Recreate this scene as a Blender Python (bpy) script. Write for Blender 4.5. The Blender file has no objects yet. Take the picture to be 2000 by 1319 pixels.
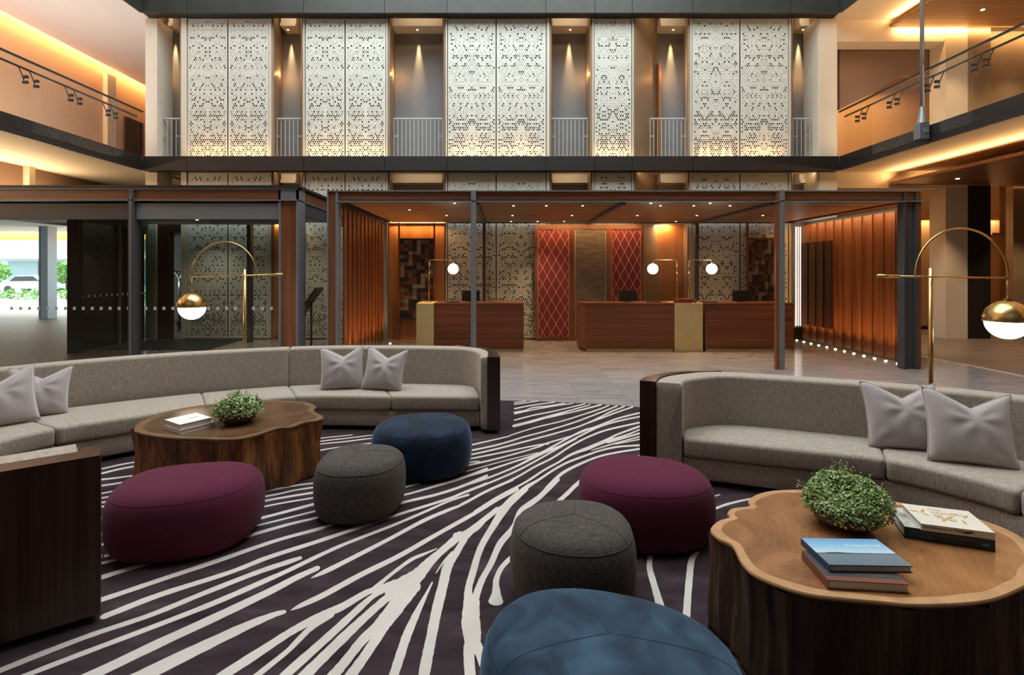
import bpy, bmesh, math, random
from mathutils import Vector, Matrix
random.seed(7)
sc = bpy.context.scene
COL = sc.collection
PI = math.pi
# ---------------------------------------------------------------- camera, world, large lights, exposure
CAMZ = 1.70
F_PX, CX, CY = 1000.0, 985.0, 532.0          # for the 2000 x 1319 frame
cam_d = bpy.data.cameras.new('camera'); cam = bpy.data.objects.new('camera', cam_d); COL.objects.link(cam)
cam.location = (0, 0, CAMZ); cam.rotation_euler = (PI/2, 0, 0)
cam_d.sensor_width = 36; cam_d.lens = 18.0
cam_d.shift_x = 0.0075; cam_d.shift_y = -0.06375
cam_d.clip_start = 0.05; cam_d.clip_end = 300
sc.camera = cam
sc.view_settings.view_transform = 'Standard'
sc.view_settings.look = 'None'
sc.view_settings.gamma = 1.0
sc.view_settings.exposure = 0.55
sc.view_settings.use_curve_mapping = False
sc.cycles.use_denoising = True
sc.cycles.max_bounces = 8
sc.cycles.diffuse_bounces = 4
sc.cycles.glossy_bounces = 3
sc.cycles.transmission_bounces = 4
sc.cycles.transparent_max_bounces = 12
sc.cycles.sample_clamp_indirect = 6.0
sc.cycles.caustics_reflective = False
sc.cycles.caustics_refractive = False
w = bpy.data.worlds.new('world'); sc.world = w; w.use_nodes = True
w.node_tree.nodes['Background'].inputs[0].default_value = (0.80, 0.93, 1.0, 1)
w.node_tree.nodes['Background'].inputs[1].default_value = 5.0

WARM = (1.0, 0.56, 0.22); WARM2 = (1.0, 0.70, 0.40); COOL = (0.86, 0.96, 1.0)
def area(name, loc, rot, sx, sy, power, color=WARM, spread=None):
    l = bpy.data.lights.new(name, 'AREA'); l.shape = 'RECTANGLE'; l.size = sx; l.size_y = sy
    l.energy = power; l.color = color
    if spread: l.spread = spread
    o = bpy.data.objects.new(name, l); o.location = loc; o.rotation_euler = rot; COL.objects.link(o); return o
def spot(name, loc, target, power, angle, color=WARM2, blend=0.6, size=0.03):
    l = bpy.data.lights.new(name, 'SPOT'); l.energy = power; l.spot_size = math.radians(angle); l.spot_blend = blend
    l.color = color; l.shadow_soft_size = size
    o = bpy.data.objects.new(name, l); o.location = loc
    o.rotation_euler = (Vector(target)-Vector(loc)).to_track_quat('-Z', 'Y').to_euler(); COL.objects.link(o); return o
def point(name, loc, power, color=WARM2, size=0.05):
    l = bpy.data.lights.new(name, 'POINT'); l.energy = power; l.color = color; l.shadow_soft_size = size
    o = bpy.data.objects.new(name, l); o.location = loc; COL.objects.link(o); return o
# atrium skylight high above the seats
area('skylight', (-0.4, 6.4, 12.2), (0, 0, 0), 13.0, 9.0, 1550, COOL)
# broad cool fill light added behind the camera, in front of the wall
area('rear_fill_light', (-3.0, -3.6, 6.5), (PI/2-0.05, 0, 0), 10.0, 5.0, 25, COOL)

# ---------------------------------------------------------------- pixel -> place helpers (to read positions off the photograph)
def at(px, py, Y): return ((px-CX)*Y/F_PX, Y, CAMZ-(py-CY)*Y/F_PX)
def X_(px, Y): return (px-CX)*Y/F_PX
def Z_(py, Y): return CAMZ-(py-CY)*Y/F_PX
def G(px, py, z=0.0):
    Y = (CAMZ-z)*F_PX/(py-CY); return ((px-CX)*Y/F_PX, Y)

# ---------------------------------------------------------------- materials
def newmat(name):
    m = bpy.data.materials.new(name); m.use_nodes = True
    nt = m.node_tree; b = nt.nodes['Principled BSDF']; return m, nt, b
def N(nt, t, **kw):
    n = nt.nodes.new(t)
    for k, v in kw.items():
        if k in n.inputs: n.inputs[k].default_value = v
        else: setattr(n, k, v)
    return n
def ramp(nt, fac, stops):
    r = nt.nodes.new('ShaderNodeValToRGB'); e = r.color_ramp.elements
    while len(e) < len(stops): e.new(0.5)
    for i, (p, c) in enumerate(stops):
        e[i].position = p; e[i].color = (c[0], c[1], c[2], 1)
    nt.links.new(fac, r.inputs[0]); return r.outputs[0]
def coords(nt, scale, rnd=True, rot=(0, 0, 0)):
    tc = nt.nodes.new('ShaderNodeTexCoord'); mp = nt.nodes.new('ShaderNodeMapping')
    mp.inputs['Scale'].default_value = scale; mp.inputs['Rotation'].default_value = rot
    nt.links.new(tc.outputs['Object'], mp.inputs['Vector'])
    if rnd:
        oi = nt.nodes.new('ShaderNodeObjectInfo'); mu = nt.nodes.new('ShaderNodeMath'); mu.operation = 'MULTIPLY'; mu.inputs[1].default_value = 37.0
        nt.links.new(oi.outputs['Random'], mu.inputs[0]); cb = nt.nodes.new('ShaderNodeCombineXYZ')
        for k in range(3): nt.links.new(mu.outputs[0], cb.inputs[k])
        nt.links.new(cb.outputs[0], mp.inputs['Location'])
    return mp.outputs[0]
def bump(nt, b, h, strength=0.2, dist=0.01):
    bp = nt.nodes.new('ShaderNodeBump'); bp.inputs['Strength'].default_value = strength; bp.inputs['Distance'].default_value = dist
    nt.links.new(h, bp.inputs['Height']); nt.links.new(bp.outputs[0], b.inputs['Normal'])
def plain(name, c, rough=0.5, metal=0.0, var=0.0, vscale=3.0, bmp=0.0, bscale=80):
    m, nt, b = newmat(name)
    b.inputs['Roughness'].default_value = rough; b.inputs['Metallic'].default_value = metal
    b.inputs['Base Color'].default_value = (c[0], c[1], c[2], 1)
    n = N(nt, 'ShaderNodeTexNoise', Scale=vscale, Detail=4.0)
    nt.links.new(coords(nt, (1, 1, 1)), n.inputs['Vector'])
    lo = [x*(1-var-0.02) for x in c]; hi = [min(1, x*(1+var+0.02)) for x in c]
    nt.links.new(ramp(nt, n.outputs['Fac'], [(0.3, lo), (0.7, hi)]), b.inputs['Base Color'])
    if bmp:
        n2 = N(nt, 'ShaderNodeTexNoise', Scale=bscale, Detail=3.0); nt.links.new(coords(nt, (1, 1, 1)), n2.inputs['Vector'])
        bump(nt, b, n2.outputs['Fac'], bmp, 0.005)
    return m
def wood(name, dark, mid, light, axis='X', rough=0.4, freq=9.0, along=0.35, spec=0.5):
    m, nt, b = newmat(name); s = [freq, freq, freq]; s['XYZ'.index(axis)] = along
    v = coords(nt, tuple(s))
    n = N(nt, 'ShaderNodeTexNoise', Scale=1.0, Detail=7.0, Roughness=0.62, Distortion=0.6); nt.links.new(v, n.inputs['Vector'])
    s2 = [freq*9]*3; s2['XYZ'.index(axis)] = along*4
    n2 = N(nt, 'ShaderNodeTexNoise', Scale=1.0, Detail=3.0); nt.links.new(coords(nt, tuple(s2)), n2.inputs['Vector'])
    mx = nt.nodes.new('ShaderNodeMix'); mx.inputs[0].default_value = 0.32
    nt.links.new(n.outputs['Fac'], mx.inputs[2]); nt.links.new(n2.outputs['Fac'], mx.inputs[3])
    nt.links.new(ramp(nt, mx.outputs[0], [(0.33, dark), (0.5, mid), (0.67, light)]), b.inputs['Base Color'])
    b.inputs['Roughness'].default_value = rough; b.inputs['Specular IOR Level'].default_value = spec
    bump(nt, b, n2.outputs['Fac'], 0.08, 0.003)
    return m
def fabric(name, c1, c2, c3, s=1.0, rough=0.9, sheen=0.2, st=0.35):
    m, nt, b = newmat(name)
    outs = []
    for sc3 in ((24, 190, 190), (190, 24, 190), (190, 190, 24)):      # threads along each direction
        q_ = N(nt, 'ShaderNodeTexNoise', Scale=1.0, Detail=2.0, Roughness=0.6); nt.links.new(coords(nt, tuple(v*s for v in sc3)), q_.inputs['Vector']); outs.append(q_.outputs['Fac'])
    m1 = nt.nodes.new('ShaderNodeMix'); m1.inputs[0].default_value = 0.5; nt.links.new(outs[0], m1.inputs[2]); nt.links.new(outs[1], m1.inputs[3])
    mx = nt.nodes.new('ShaderNodeMix'); mx.inputs[0].default_value = 0.36
    nt.links.new(m1.outputs[0], mx.inputs[2]); nt.links.new(outs[2], mx.inputs[3])
    nt.links.new(ramp(nt, mx.outputs[0], [(0.36, c1), (0.5, c2), (0.64, c3)]), b.inputs['Base Color'])
    b.inputs['Roughness'].default_value = rough; b.inputs['Specular IOR Level'].default_value = 0.15
    b.inputs['Sheen Weight'].default_value = sheen
    bump(nt, b, mx.outputs[0], st, 0.004); return m
def emis(name, c, s):
    m, nt, b = newmat(name); b.inputs['Base Color'].default_value = (*c, 1)
    b.inputs['Emission Color'].default_value = (*c, 1); b.inputs['Emission Strength'].default_value = s
    return m
def glassy(name, tint=(0.86, 0.92, 0.9), refl=1.0):
    m, nt, b = newmat(name); nt.nodes.remove(b)
    out = nt.nodes['Material Output']; tr = N(nt, 'ShaderNodeBsdfTransparent'); tr.inputs[0].default_value = (*tint, 1)
    gl = N(nt, 'ShaderNodeBsdfGlossy'); gl.inputs['Roughness'].default_value = 0.01
    fr = N(nt, 'ShaderNodeFresnel'); fr.inputs[0].default_value = 1.45
    mu = N(nt, 'ShaderNodeMath', operation='MULTIPLY'); mu.inputs[1].default_value = refl; nt.links.new(fr.outputs[0], mu.inputs[0])
    ge = N(nt, 'ShaderNodeNewGeometry'); sb = N(nt, 'ShaderNodeMath', operation='SUBTRACT'); sb.inputs[0].default_value = 1.0; nt.links.new(ge.outputs['Backfacing'], sb.inputs[1])
    m2 = N(nt, 'ShaderNodeMath', operation='MULTIPLY'); nt.links.new(mu.outputs[0], m2.inputs[0]); nt.links.new(sb.outputs[0], m2.inputs[1]); mu = m2
    mx = N(nt, 'ShaderNodeMixShader'); nt.links.new(mu.outputs[0], mx.inputs[0]); nt.links.new(tr.outputs[0], mx.inputs[1]); nt.links.new(gl.outputs[0], mx.inputs[2])
    nt.links.new(mx.outputs[0], out.inputs[0]); return m

M = {}
M['cream_metal'] = plain('cream_metal', (0.66, 0.65, 0.57), 0.5, 0.0, 0.03)
M['cream_frame'] = plain('cream_frame', (0.66, 0.60, 0.50), 0.5)
M['cream'] = plain('cream_plaster', (0.70, 0.60, 0.47), 0.75)
M['white_plaster'] = plain('white_plaster', (0.74, 0.71, 0.66), 0.8)
M['tan'] = plain('tan_panel', (0.30, 0.205, 0.125), 0.55, 0, 0.05)
M['peach'] = plain('peach_wall', (0.60, 0.40, 0.26), 0.7)
M['brown_wall'] = plain('brown_wall', (0.27, 0.17, 0.12), 0.7)
M['grey_panel'] = plain('grey_textile_panel', (0.23, 0.24, 0.25), 0.85, 0, 0.04)
M['bronze'] = plain('dark_bronze', (0.017, 0.012, 0.011), 0.5, 0.1, 0.1)
M['bronze_grey'] = plain('bronze_grey', (0.05, 0.05, 0.044), 0.45, 0.3, 0.12)
M['steel'] = plain('grey_steel_paint', (0.17, 0.178, 0.19), 0.45, 0.2)
M['steel_dark'] = plain('dark_steel_paint', (0.065, 0.062, 0.068), 0.5, 0.2)
M['steel_light'] = plain('light_steel', (0.30, 0.29, 0.28), 0.4, 0.4)
M['black'] = plain('matt_black', (0.008, 0.007, 0.007), 0.6)
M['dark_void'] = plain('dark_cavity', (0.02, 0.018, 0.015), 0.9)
M['wood_red_z'] = wood('red_timber_upright', (0.10, 0.028, 0.009), (0.19, 0.060, 0.019), (0.28, 0.10, 0.034), 'Z', 0.42, 8)
M['wood_red_x'] = wood('red_timber_lengthwise', (0.10, 0.028, 0.010), (0.17, 0.055, 0.02), (0.26, 0.095, 0.038), 'X', 0.42, 9)
M['wood_red_y'] = wood('red_timber_depthwise', (0.10, 0.028, 0.010), (0.17, 0.055, 0.02), (0.26, 0.095, 0.038), 'Y', 0.42, 9)
M['wood_ceiling'] = wood('ceiling_timber', (0.12, 0.052, 0.022), (0.22, 0.105, 0.046), (0.34, 0.17, 0.08), 'X', 0.45, 14, 0.2)
M['wood_desk'] = wood('desk_veneer', (0.075, 0.022, 0.010), (0.145, 0.048, 0.022), (0.23, 0.09, 0.045), 'X', 0.35, 16, 0.25)
M['wood_copper'] = wood('copper_brown_veneer', (0.28, 0.10, 0.03), (0.36, 0.14, 0.045), (0.45, 0.19, 0.07), 'Z', 0.35, 10, 0.2)
M['walnut'] = wood('dark_walnut', (0.014, 0.005, 0.003), (0.035, 0.013, 0.007), (0.07, 0.03, 0.018), 'Z', 0.34, 18, 0.3)
M['walnut_dark_wall'] = wood('dark_timber_wall', (0.012, 0.006, 0.004), (0.035, 0.018, 0.012), (0.06, 0.032, 0.02), 'Z', 0.4, 10, 0.25)
M['sofa'] = fabric('sofa_weave', (0.21, 0.17, 0.135), (0.35, 0.295, 0.24), (0.50, 0.44, 0.37), 0.85)
M['pillow'] = fabric('pillow_velvet', (0.36, 0.30, 0.30), (0.41, 0.35, 0.345), (0.46, 0.40, 0.39), 1.3, 0.7, 0.7, 0.06)
M['purple'] = fabric('plum_wool', (0.062, 0.010, 0.024), (0.090, 0.014, 0.035), (0.125, 0.022, 0.050), 2.2, 0.95, 0.05, 0.1)
M['tweed'] = fabric('grey_tweed', (0.030, 0.026, 0.023), (0.066, 0.057, 0.051), (0.12, 0.105, 0.095), 0.9, 0.95, 0.05, 0.3)
M['brass'] = plain('brushed_brass', (0.62, 0.42, 0.17), 0.28, 1.0, 0.05)
M['brass_panel'] = plain('satin_brass_panel', (0.72, 0.64, 0.36), 0.42, 0.7, 0.04)
M['chrome'] = plain('chrome', (0.8, 0.8, 0.8), 0.1, 1.0)
M['globe'] = emis('lamp_glass_lit', (1.0, 0.86, 0.66), 7.0)
M['lamp_disc'] = emis('downlight_lens', (1.0, 0.78, 0.48), 7.0)
M['strip'] = emis('cove_strip', (1.0, 0.62, 0.28), 6.0)
M['glass'] = glassy('clear_glass', (0.93, 0.97, 0.94), 1.3)
M['glass_bal'] = glassy('balustrade_glass', (0.97, 0.98, 0.97), 1.2)
M['glass_dark'] = glassy('tinted_glass', (0.74, 0.80, 0.76), 1.4)
M['frit'] = plain('white_frit', (0.5, 0.5, 0.47), 0.8)
M['rail_white'] = plain('white_rail', (0.50, 0.49, 0.46), 0.5)
M['paper'] = plain('book_pages', (0.62, 0.57, 0.52), 0.9, 0, 0.05, 60)
M['red_leather'] = plain('red_leather', (0.22, 0.035, 0.02), 0.5)
M['screen_black'] = plain('black_plastic', (0.008, 0.007, 0.008), 0.45)

# velvet (blue) with soft blotches of pile
m, nt, b = newmat('blue_velvet'); n = N(nt, 'ShaderNodeTexNoise', Scale=5.0, Detail=3.0, Distortion=0.8)
nt.links.new(coords(nt, (1, 1, 1)), n.inputs['Vector'])
nt.links.new(ramp(nt, n.outputs['Fac'], [(0.35, (0.010, 0.022, 0.042)), (0.52, (0.020, 0.045, 0.080)), (0.7, (0.034, 0.075, 0.122))]), b.inputs['Base Color'])
b.inputs['Roughness'].default_value = 0.75; b.inputs['Sheen Weight'].default_value = 0.3; b.inputs['Sheen Tint'].default_value = (0.45, 0.65, 0.9, 1); b.inputs['Sheen Roughness'].default_value = 0.4
b.inputs['Specular IOR Level'].default_value = 0.2
M['velvet'] = m
M['velvet_dark'] = m2 = m.copy(); m2.name = 'dark_blue_velvet'  # darker copy of the blue velvet, for the rear pouf
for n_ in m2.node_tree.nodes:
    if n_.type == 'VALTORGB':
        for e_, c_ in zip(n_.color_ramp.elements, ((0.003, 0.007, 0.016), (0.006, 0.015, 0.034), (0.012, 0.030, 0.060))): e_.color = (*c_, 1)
# polished stone floor
m, nt, b = newmat('polished_stone'); n = N(nt, 'ShaderNodeTexNoise', Scale=1.0, Detail=8.0, Roughness=0.65, Distortion=1.2)
nt.links.new(coords(nt, (0.7, 3.2, 1)), n.inputs['Vector'])
nt.links.new(ramp(nt, n.outputs['Fac'], [(0.3, (0.235, 0.21, 0.20)), (0.5, (0.30, 0.27, 0.26)), (0.72, (0.38, 0.345, 0.325))]), b.inputs['Base Color'])
n2 = N(nt, 'ShaderNodeTexNoise', Scale=6.0, Detail=4.0); nt.links.new(coords(nt, (1, 1, 1)), n2.inputs['Vector'])
nt.links.new(ramp(nt, n2.outputs['Fac'], [(0.3, (0.10,)*3), (0.7, (0.20,)*3)]), b.inputs['Roughness'])
M['stone'] = m
M['grout'] = plain('floor_joint', (0.34, 0.28, 0.23), 0.6)
# timber deck floor of the side lounge
M['deck'] = wood('grey_brown_floorboards', (0.10, 0.075, 0.06), (0.16, 0.12, 0.095), (0.22, 0.17, 0.135), 'X', 0.35, 9, 0.4)
# vestibule floor
m, nt, b = newmat('entry_cobbles'); br = N(nt, 'ShaderNodeTexBrick', Scale=1.0, offset=0.5); nt.links.new(coords(nt, (4, 4, 4), False), br.inputs['Vector'])
br.inputs['Color1'].default_value = (0.07, 0.055, 0.036, 1); br.inputs['Color2'].default_value = (0.13, 0.105, 0.07, 1); br.inputs['Mortar'].default_value = (0.06, 0.05, 0.035, 1)
nt.links.new(br.outputs['Color'], b.inputs['Base Color']); b.inputs['Roughness'].default_value = 0.5; b.inputs['Specular IOR Level'].default_value = 0.25; bump(nt, b, br.outputs['Fac'], 0.6, 0.02)
M['cobble'] = m
# rug pile
m, nt, b = newmat('plum_pile'); n = N(nt, 'ShaderNodeTexNoise', Scale=3.0, Detail=6.0, Distortion=0.4); nt.links.new(coords(nt, (1, 3, 1)), n.inputs['Vector'])
nt.links.new(ramp(nt, n.outputs['Fac'], [(0.3, (0.026, 0.016, 0.020)), (0.55, (0.044, 0.029, 0.034)), (0.75, (0.068, 0.047, 0.053))]), b.inputs['Base Color'])
b.inputs['Roughness'].default_value = 1.0; b.inputs['Specular IOR Level'].default_value = 0.05; b.inputs['Sheen Weight'].default_value = 0.03
n2 = N(nt, 'ShaderNodeTexNoise', Scale=260.0, Detail=2.0); nt.links.new(coords(nt, (1, 1, 1)), n2.inputs['Vector']); bump(nt, b, n2.outputs['Fac'], 0.5, 0.004)
M['rug'] = m
M['rug_white'] = plain('ivory_pile', (0.54, 0.49, 0.445), 1.0, 0, 0.06, 4, 0.4, 260)

# ---------------------------------------------------------------- object helpers
def woff(p):
    v = Vector((0, 0, 0))
    while p: v += Vector(p.location); p = p.parent
    return v
def tagit(o, label=None, cat=None, group=None, kind=None):
    if label: o['label'] = label
    if cat: o['category'] = cat
    if group: o['group'] = group
    if kind: o['kind'] = kind
    return o
def thing(name, label, cat, loc=(0, 0, 0), rz=0, group=None):
    o = bpy.data.objects.new(name, None); COL.objects.link(o); o.location = loc; o.rotation_euler = (0, 0, rz)
    o.empty_display_size = 0.1
    return tagit(o, label, cat, group)
class B:
    """collects shapes into one mesh object; coordinates are world unless built local"""
    def __init__(s): s.v = []; s.f = []; s.mi = []
    def add(s, vs, fs, mi=0):
        k = len(s.v); s.v += [tuple(v) for v in vs]
        for f in fs: s.f.append(tuple(i+k for i in f)); s.mi.append(mi)
        return s
    def box(s, x0, x1, y0, y1, z0, z1, mi=0):
        vs = [(x, y, z) for z in (z0, z1) for y in (y0, y1) for x in (x0, x1)]
        return s.add(vs, [(0, 2, 3, 1), (4, 5, 7, 6), (0, 1, 5, 4), (2, 6, 7, 3), (0, 4, 6, 2), (1, 3, 7, 5)], mi)
    def prism(s, pts, z0, z1, mi=0):
        n = len(pts); a = sum(pts[i][0]*pts[(i+1) % n][1]-pts[(i+1) % n][0]*pts[i][1] for i in range(n))
        if a < 0: pts = pts[::-1]
        vs = [(x, y, z0) for x, y in pts]+[(x, y, z1) for x, y in pts]
        fs = [tuple(range(n))[::-1], tuple(range(n, 2*n))]+[(i, (i+1) % n, (i+1) % n+n, i+n) for i in range(n)]
        return s.add(vs, fs, mi)
    def prism_y(s, pts, y0, y1, mi=0):       # pts in x,z
        n = len(pts); a = sum(pts[i][0]*pts[(i+1) % n][1]-pts[(i+1) % n][0]*pts[i][1] for i in range(n))
        if a < 0: pts = pts[::-1]
        vs = [(x, y0, z) for x, z in pts]+[(x, y1, z) for x, z in pts]
        fs = [tuple(range(n)), tuple(range(n, 2*n))[::-1]]+[(i, i+n, (i+1) % n+n, (i+1) % n) for i in range(n)]
        return s.add(vs, fs, mi)
    def wallseg(s, a, b, t, z0, z1, mi=0):   # upright slab from a to b, thickness t to the left of a->b
        d = Vector((b[0]-a[0], b[1]-a[1])).normalized(); n = Vector((-d.y, d.x))*t
        return s.prism([(a[0], a[1]), (b[0], b[1]), (b[0]+n.x, b[1]+n.y), (a[0]+n.x, a[1]+n.y)], z0, z1, mi)
    def tube(s, pts, r, n=10, mi=0, caps=True):
        pts = [Vector(p) for p in pts]; rings = []
        rs = r if isinstance(r, (list, tuple)) else [r]*len(pts)
        up = None
        for i, p in enumerate(pts):
            d = (pts[min(i+1, len(pts)-1)]-pts[max(i-1, 0)]).normalized()
            if up is None: up = Vector((0, 0, 1)) if abs(d.z) < 0.9 else Vector((1, 0, 0))
            a = d.cross(up).normalized(); c = a.cross(d).normalized(); up = c
            rings.append([p+(a*math.cos(2*PI*k/n)+c*math.sin(2*PI*k/n))*rs[i] for k in range(n)])
        vs = [q for g in rings for q in g]; fs = []
        for i in range(len(pts)-1):
            for k in range(n): fs.append((i*n+k, i*n+(k+1) % n, (i+1)*n+(k+1) % n, (i+1)*n+k))
        if caps: fs += [tuple(range(n))[::-1], tuple((len(pts)-1)*n+k for k in range(n))]
        return s.add(vs, fs, mi)
    def lathe(s, prof, c=(0, 0, 0), n=32, mi=0):
        vs = []; fs = []
        for r, z in prof:
            for k in range(n): vs.append((c[0]+r*math.cos(2*PI*k/n), c[1]+r*math.sin(2*PI*k/n), c[2]+z))
        for i in range(len(prof)-1):
            for k in range(n): fs.append((i*n+k, i*n+(k+1) % n, (i+1)*n+(k+1) % n, (i+1)*n+k))
        if prof[0][0] > 1e-5: fs.append(tuple(range(n))[::-1])
        if prof[-1][0] > 1e-5: fs.append(tuple((len(prof)-1)*n+k for k in range(n)))
        return s.add(vs, fs, mi)
    def build(s, name, mat, parent=None, local=False, smooth=False, bevel=0, label=None, cat=None, group=None, kind=None, sub=0, autos=None):
        loc = Vector((0, 0, 0)); vs = s.v
        if parent is not None and not local:
            o_ = woff(parent); vs = [(x-o_.x, y-o_.y, z-o_.z) for x, y, z in vs]
        elif parent is None and not local:
            xs = [v[0] for v in vs]; ys = [v[1] for v in vs]; z0 = min(v[2] for v in vs)
            loc = Vector(((min(xs)+max(xs))/2, (min(ys)+max(ys))/2, z0)); vs = [(x-loc.x, y-loc.y, z-loc.z) for x, y, z in vs]
        me = bpy.data.meshes.new(name); me.from_pydata(vs, [], s.f)
        for m_ in (mat if isinstance(mat, (list, tuple)) else [mat]): me.materials.append(m_)
        if any(s.mi): me.polygons.foreach_set('material_index', s.mi)
        if smooth or autos: me.polygons.foreach_set('use_smooth', [True]*len(me.polygons))
        me.update()
        if autos: me.set_sharp_from_angle(angle=math.radians(autos))
        o = bpy.data.objects.new(name, me); COL.objects.link(o); o.location = loc
        if parent is not None: o.parent = parent
        if bevel:
            bm_ = o.modifiers.new('bevel', 'BEVEL'); bm_.width = bevel; bm_.segments = 2; bm_.limit_method = 'ANGLE'
        if sub:
            sm = o.modifiers.new('sub', 'SUBSURF'); sm.levels = sub; sm.render_levels = sub
        return tagit(o, label, cat, group, kind)
def bx(name, x0, x1, y0, y1, z0, z1, mat, parent=None, **kw):
    return B().box(min(x0, x1), max(x0, x1), min(y0, y1), max(y0, y1), min(z0, z1), max(z0, z1)).build(name, mat, parent, **kw)
def st(name, x0, x1, y0, y1, z0, z1, mat, parent=None, **kw):
    if parent is None: kw['kind'] = 'structure'
    return bx(name, x0, x1, y0, y1, z0, z1, mat, parent, **kw)
def share(src, name, parent, loc, rot=(0, 0, 0), scale=None):
    o = src.copy(); COL.objects.link(o); o.name = name; o.parent = parent; o.location = loc; o.rotation_euler = rot
    if scale: o.scale = scale
    return o
def catmull(pts, n=8, closed=False):
    out = []; L = len(pts); rng = range(L) if closed else range(L-1)
    for i in rng:
        if closed: p0, p1, p2, p3 = pts[(i-1) % L], pts[i], pts[(i+1) % L], pts[(i+2) % L]
        else: p0, p1, p2, p3 = pts[max(i-1, 0)], pts[i], pts[i+1], pts[min(i+2, L-1)]
        for k in range(n):
            t = k/n; out.append(tuple(0.5*((2*b_)+(-a_+c_)*t+(2*a_-5*b_+4*c_-d_)*t*t+(-a_+3*b_-3*c_+d_)*t**3) for a_, b_, c_, d_ in zip(p0, p1, p2, p3)))
    if not closed: out.append(tuple(pts[-1]))
    return out
# ================================================================ THE SETTING
YF = 13.0            # face of the pierced screens
YB = 13.95           # back of the recesses
fl = st('floor', -12.2, 8.6, -4.2, 20, -0.30, -0.006, M['grout'])
# stone tiles where the floor shows
tb = B().box(0, 0.671, 0, 1.346, 0, 0.006)
t0 = None; TW, TD = 0.675, 1.35
ntile = 0
for j in range(8):
    for i in range(-13, 12):
        x = 1.0+TW*i; y = 4.2+TD*j
        if x > 8.6-0.2: continue
        if y > 13.9: continue
        x1 = min(x+TW-0.004, 8.6)
        if t0 is None:
            t0 = tb.build('tile', M['stone'], fl, local=True); o = t0
        else: o = share(t0, 'tile', fl, (0, 0, 0))
        off = fl.location; o.location = (x-off.x, y-off.y, -0.006-off.z)
        if x+TW > 8.6: o.scale = ((8.6-x)/0.671, 1, 1)
        ntile += 1
st('floor_timber', 8.6, 16.5, -4.2, 20, -0.30, 0.0, M['deck'])
st('floor_entry', -12.2, -7.79, 9.05, 20, -0.006, 0.001, M['cobble'])
st('floor_lobby', -12.2, -7.79, -4.2, 9.05, -0.006, 0.0, M['stone'])
st('ceiling', -13.5, 17, -4.4, 20.2, 12.6, 12.8, M['white_plaster'])
st('wall_front', -13.5, 17, -4.4, -4.2, -0.3, 12.6, M['bronze_grey'])
st('wall_far', -13.5, 17, 20, 20.2, -0.3, 12.6, M['brown_wall'])
# ---- side galleries
def gallery(side):
    s = -1 if side == 'left' else 1
    xe = -8.98 if s < 0 else 8.32; xo = -12.7 if s < 0 else 16.4
    ye = 20
    nm = 'left' if s < 0 else 'right'
    a, b_ = sorted((xe+s*0.05, xo))
    sl = st('slab_'+nm, a, b_, -4.2, ye, 4.27, 4.58, M['cream'])
    st('fascia', xe, xe+s*0.05, -4.2, 12.7, 4.23, 4.58, M['bronze'], sl)
    if s < 0: a = -12.45
    up = st('upper_slab_'+nm, a, b_, -4.2, ye, 8.18, 8.5, M['white_plaster'] if s < 0 else M['cream'])
    if s < 0: st('slot_cap', -12.7, -12.45, -4.2, ye, 8.46, 8.5, M['cream'], up)
    st('fascia', xe, xe+s*0.05, -4.2, 12.7, 8.14, 9.6, M['bronze_grey'], up)
    st('wall_upper_'+nm, xe+s*0.05, xe+s*0.3, -4.2, ye, 8.5, 12.6, M['white_plaster'])
    return sl
gallery('left'); gallery('right')
# left gallery walls
st('wall_left', -12.9, -12.7, -4.2, 20, 4.58, 8.5, M['peach'])
st('pilaster_left', -12.7, -12.55, 16.2, 16.55, 4.58, 8.0, M['cream'])
st('door_1', -12.7, -12.62, 17.1, 17.9, 4.58, 6.9, M['walnut_dark_wall'])
# left ground wall with the street opening
wl = B()
wl.box(-11.86, -11.66, -4.2, 10.9, 0, 4.27); wl.box(-11.86, -11.66, 10.9, 20, 2.95, 4.27)
wl.build('wall_left_ground', M['brown_wall'], kind='structure')
st('pilaster_ground', -11.66, -11.5, 12.4, 12.56, 2.95, 4.27, M['cream'])
# dark timber wall inside the entry, left of the pierced screens
Yw = 13.0
we = B()
we.box(X_(303, Yw), X_(330, Yw), Yw, Yw+0.2, 0, 2.98)
we.box(X_(330, Yw), X_(356, Yw), Yw, Yw+0.2, 2.72, 2.98)
we.build('wall_entry', M['walnut_dark_wall'], kind='structure')
st('wall_outside_entry', X_(338, 17.5), X_(375, 17.5), 17.5, 17.7, 0, 4.2, M['walnut_dark_wall'])
st('wall_entry_side', -9.20, -9.12, 10.87, 12.98, 0, 2.98, M['walnut_dark_wall'])
# ---- right gallery
st('ceiling_panel_upper', 9.83, 16.3, -4.0, 13.07, 7.96, 8.03, M['wood_ceiling'])
st('ceiling_panel_lower', 9.83, 16.3, -4.0, 13.07, 3.93, 4.00, M['wood_ceiling'])
st('bulkhead_upper', 8.4, 11.80, 13.12, 13.6, 7.62, 8.18, M['cream'])
st('bulkhead_lower', 8.4, 11.80, 13.12, 13.6, 3.86, 4.27, M['cream'])
# sloping soffit of a stair behind the gallery
pg = [(X_(px, 13.65), Z_(py, 13.65)) for px, py in ((1640, 90), (1850, 90), (1850, 144), (1765, 147), (1700, 184), (1640, 214))]
B().prism_y(pg, 13.65, 13.85).build('wall_stair', M['brown_wall'], kind='structure')
st('wall_right_back', 8.4, 16.4, 16.2, 16.4, 0, 8.2, M['peach'])
st('wall_right', 16.4, 16.6, -4.2, 20, -0.3, 12.6, M['peach'])
st('wall_tan_right', 13.22, 16.3, 13.3, 13.5, 0, 3.93, M['tan'])
st('wall_tan_upper', 12.6, 16.3, 13.3, 13.5, 4.58, 7.96, M['tan'])
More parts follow.
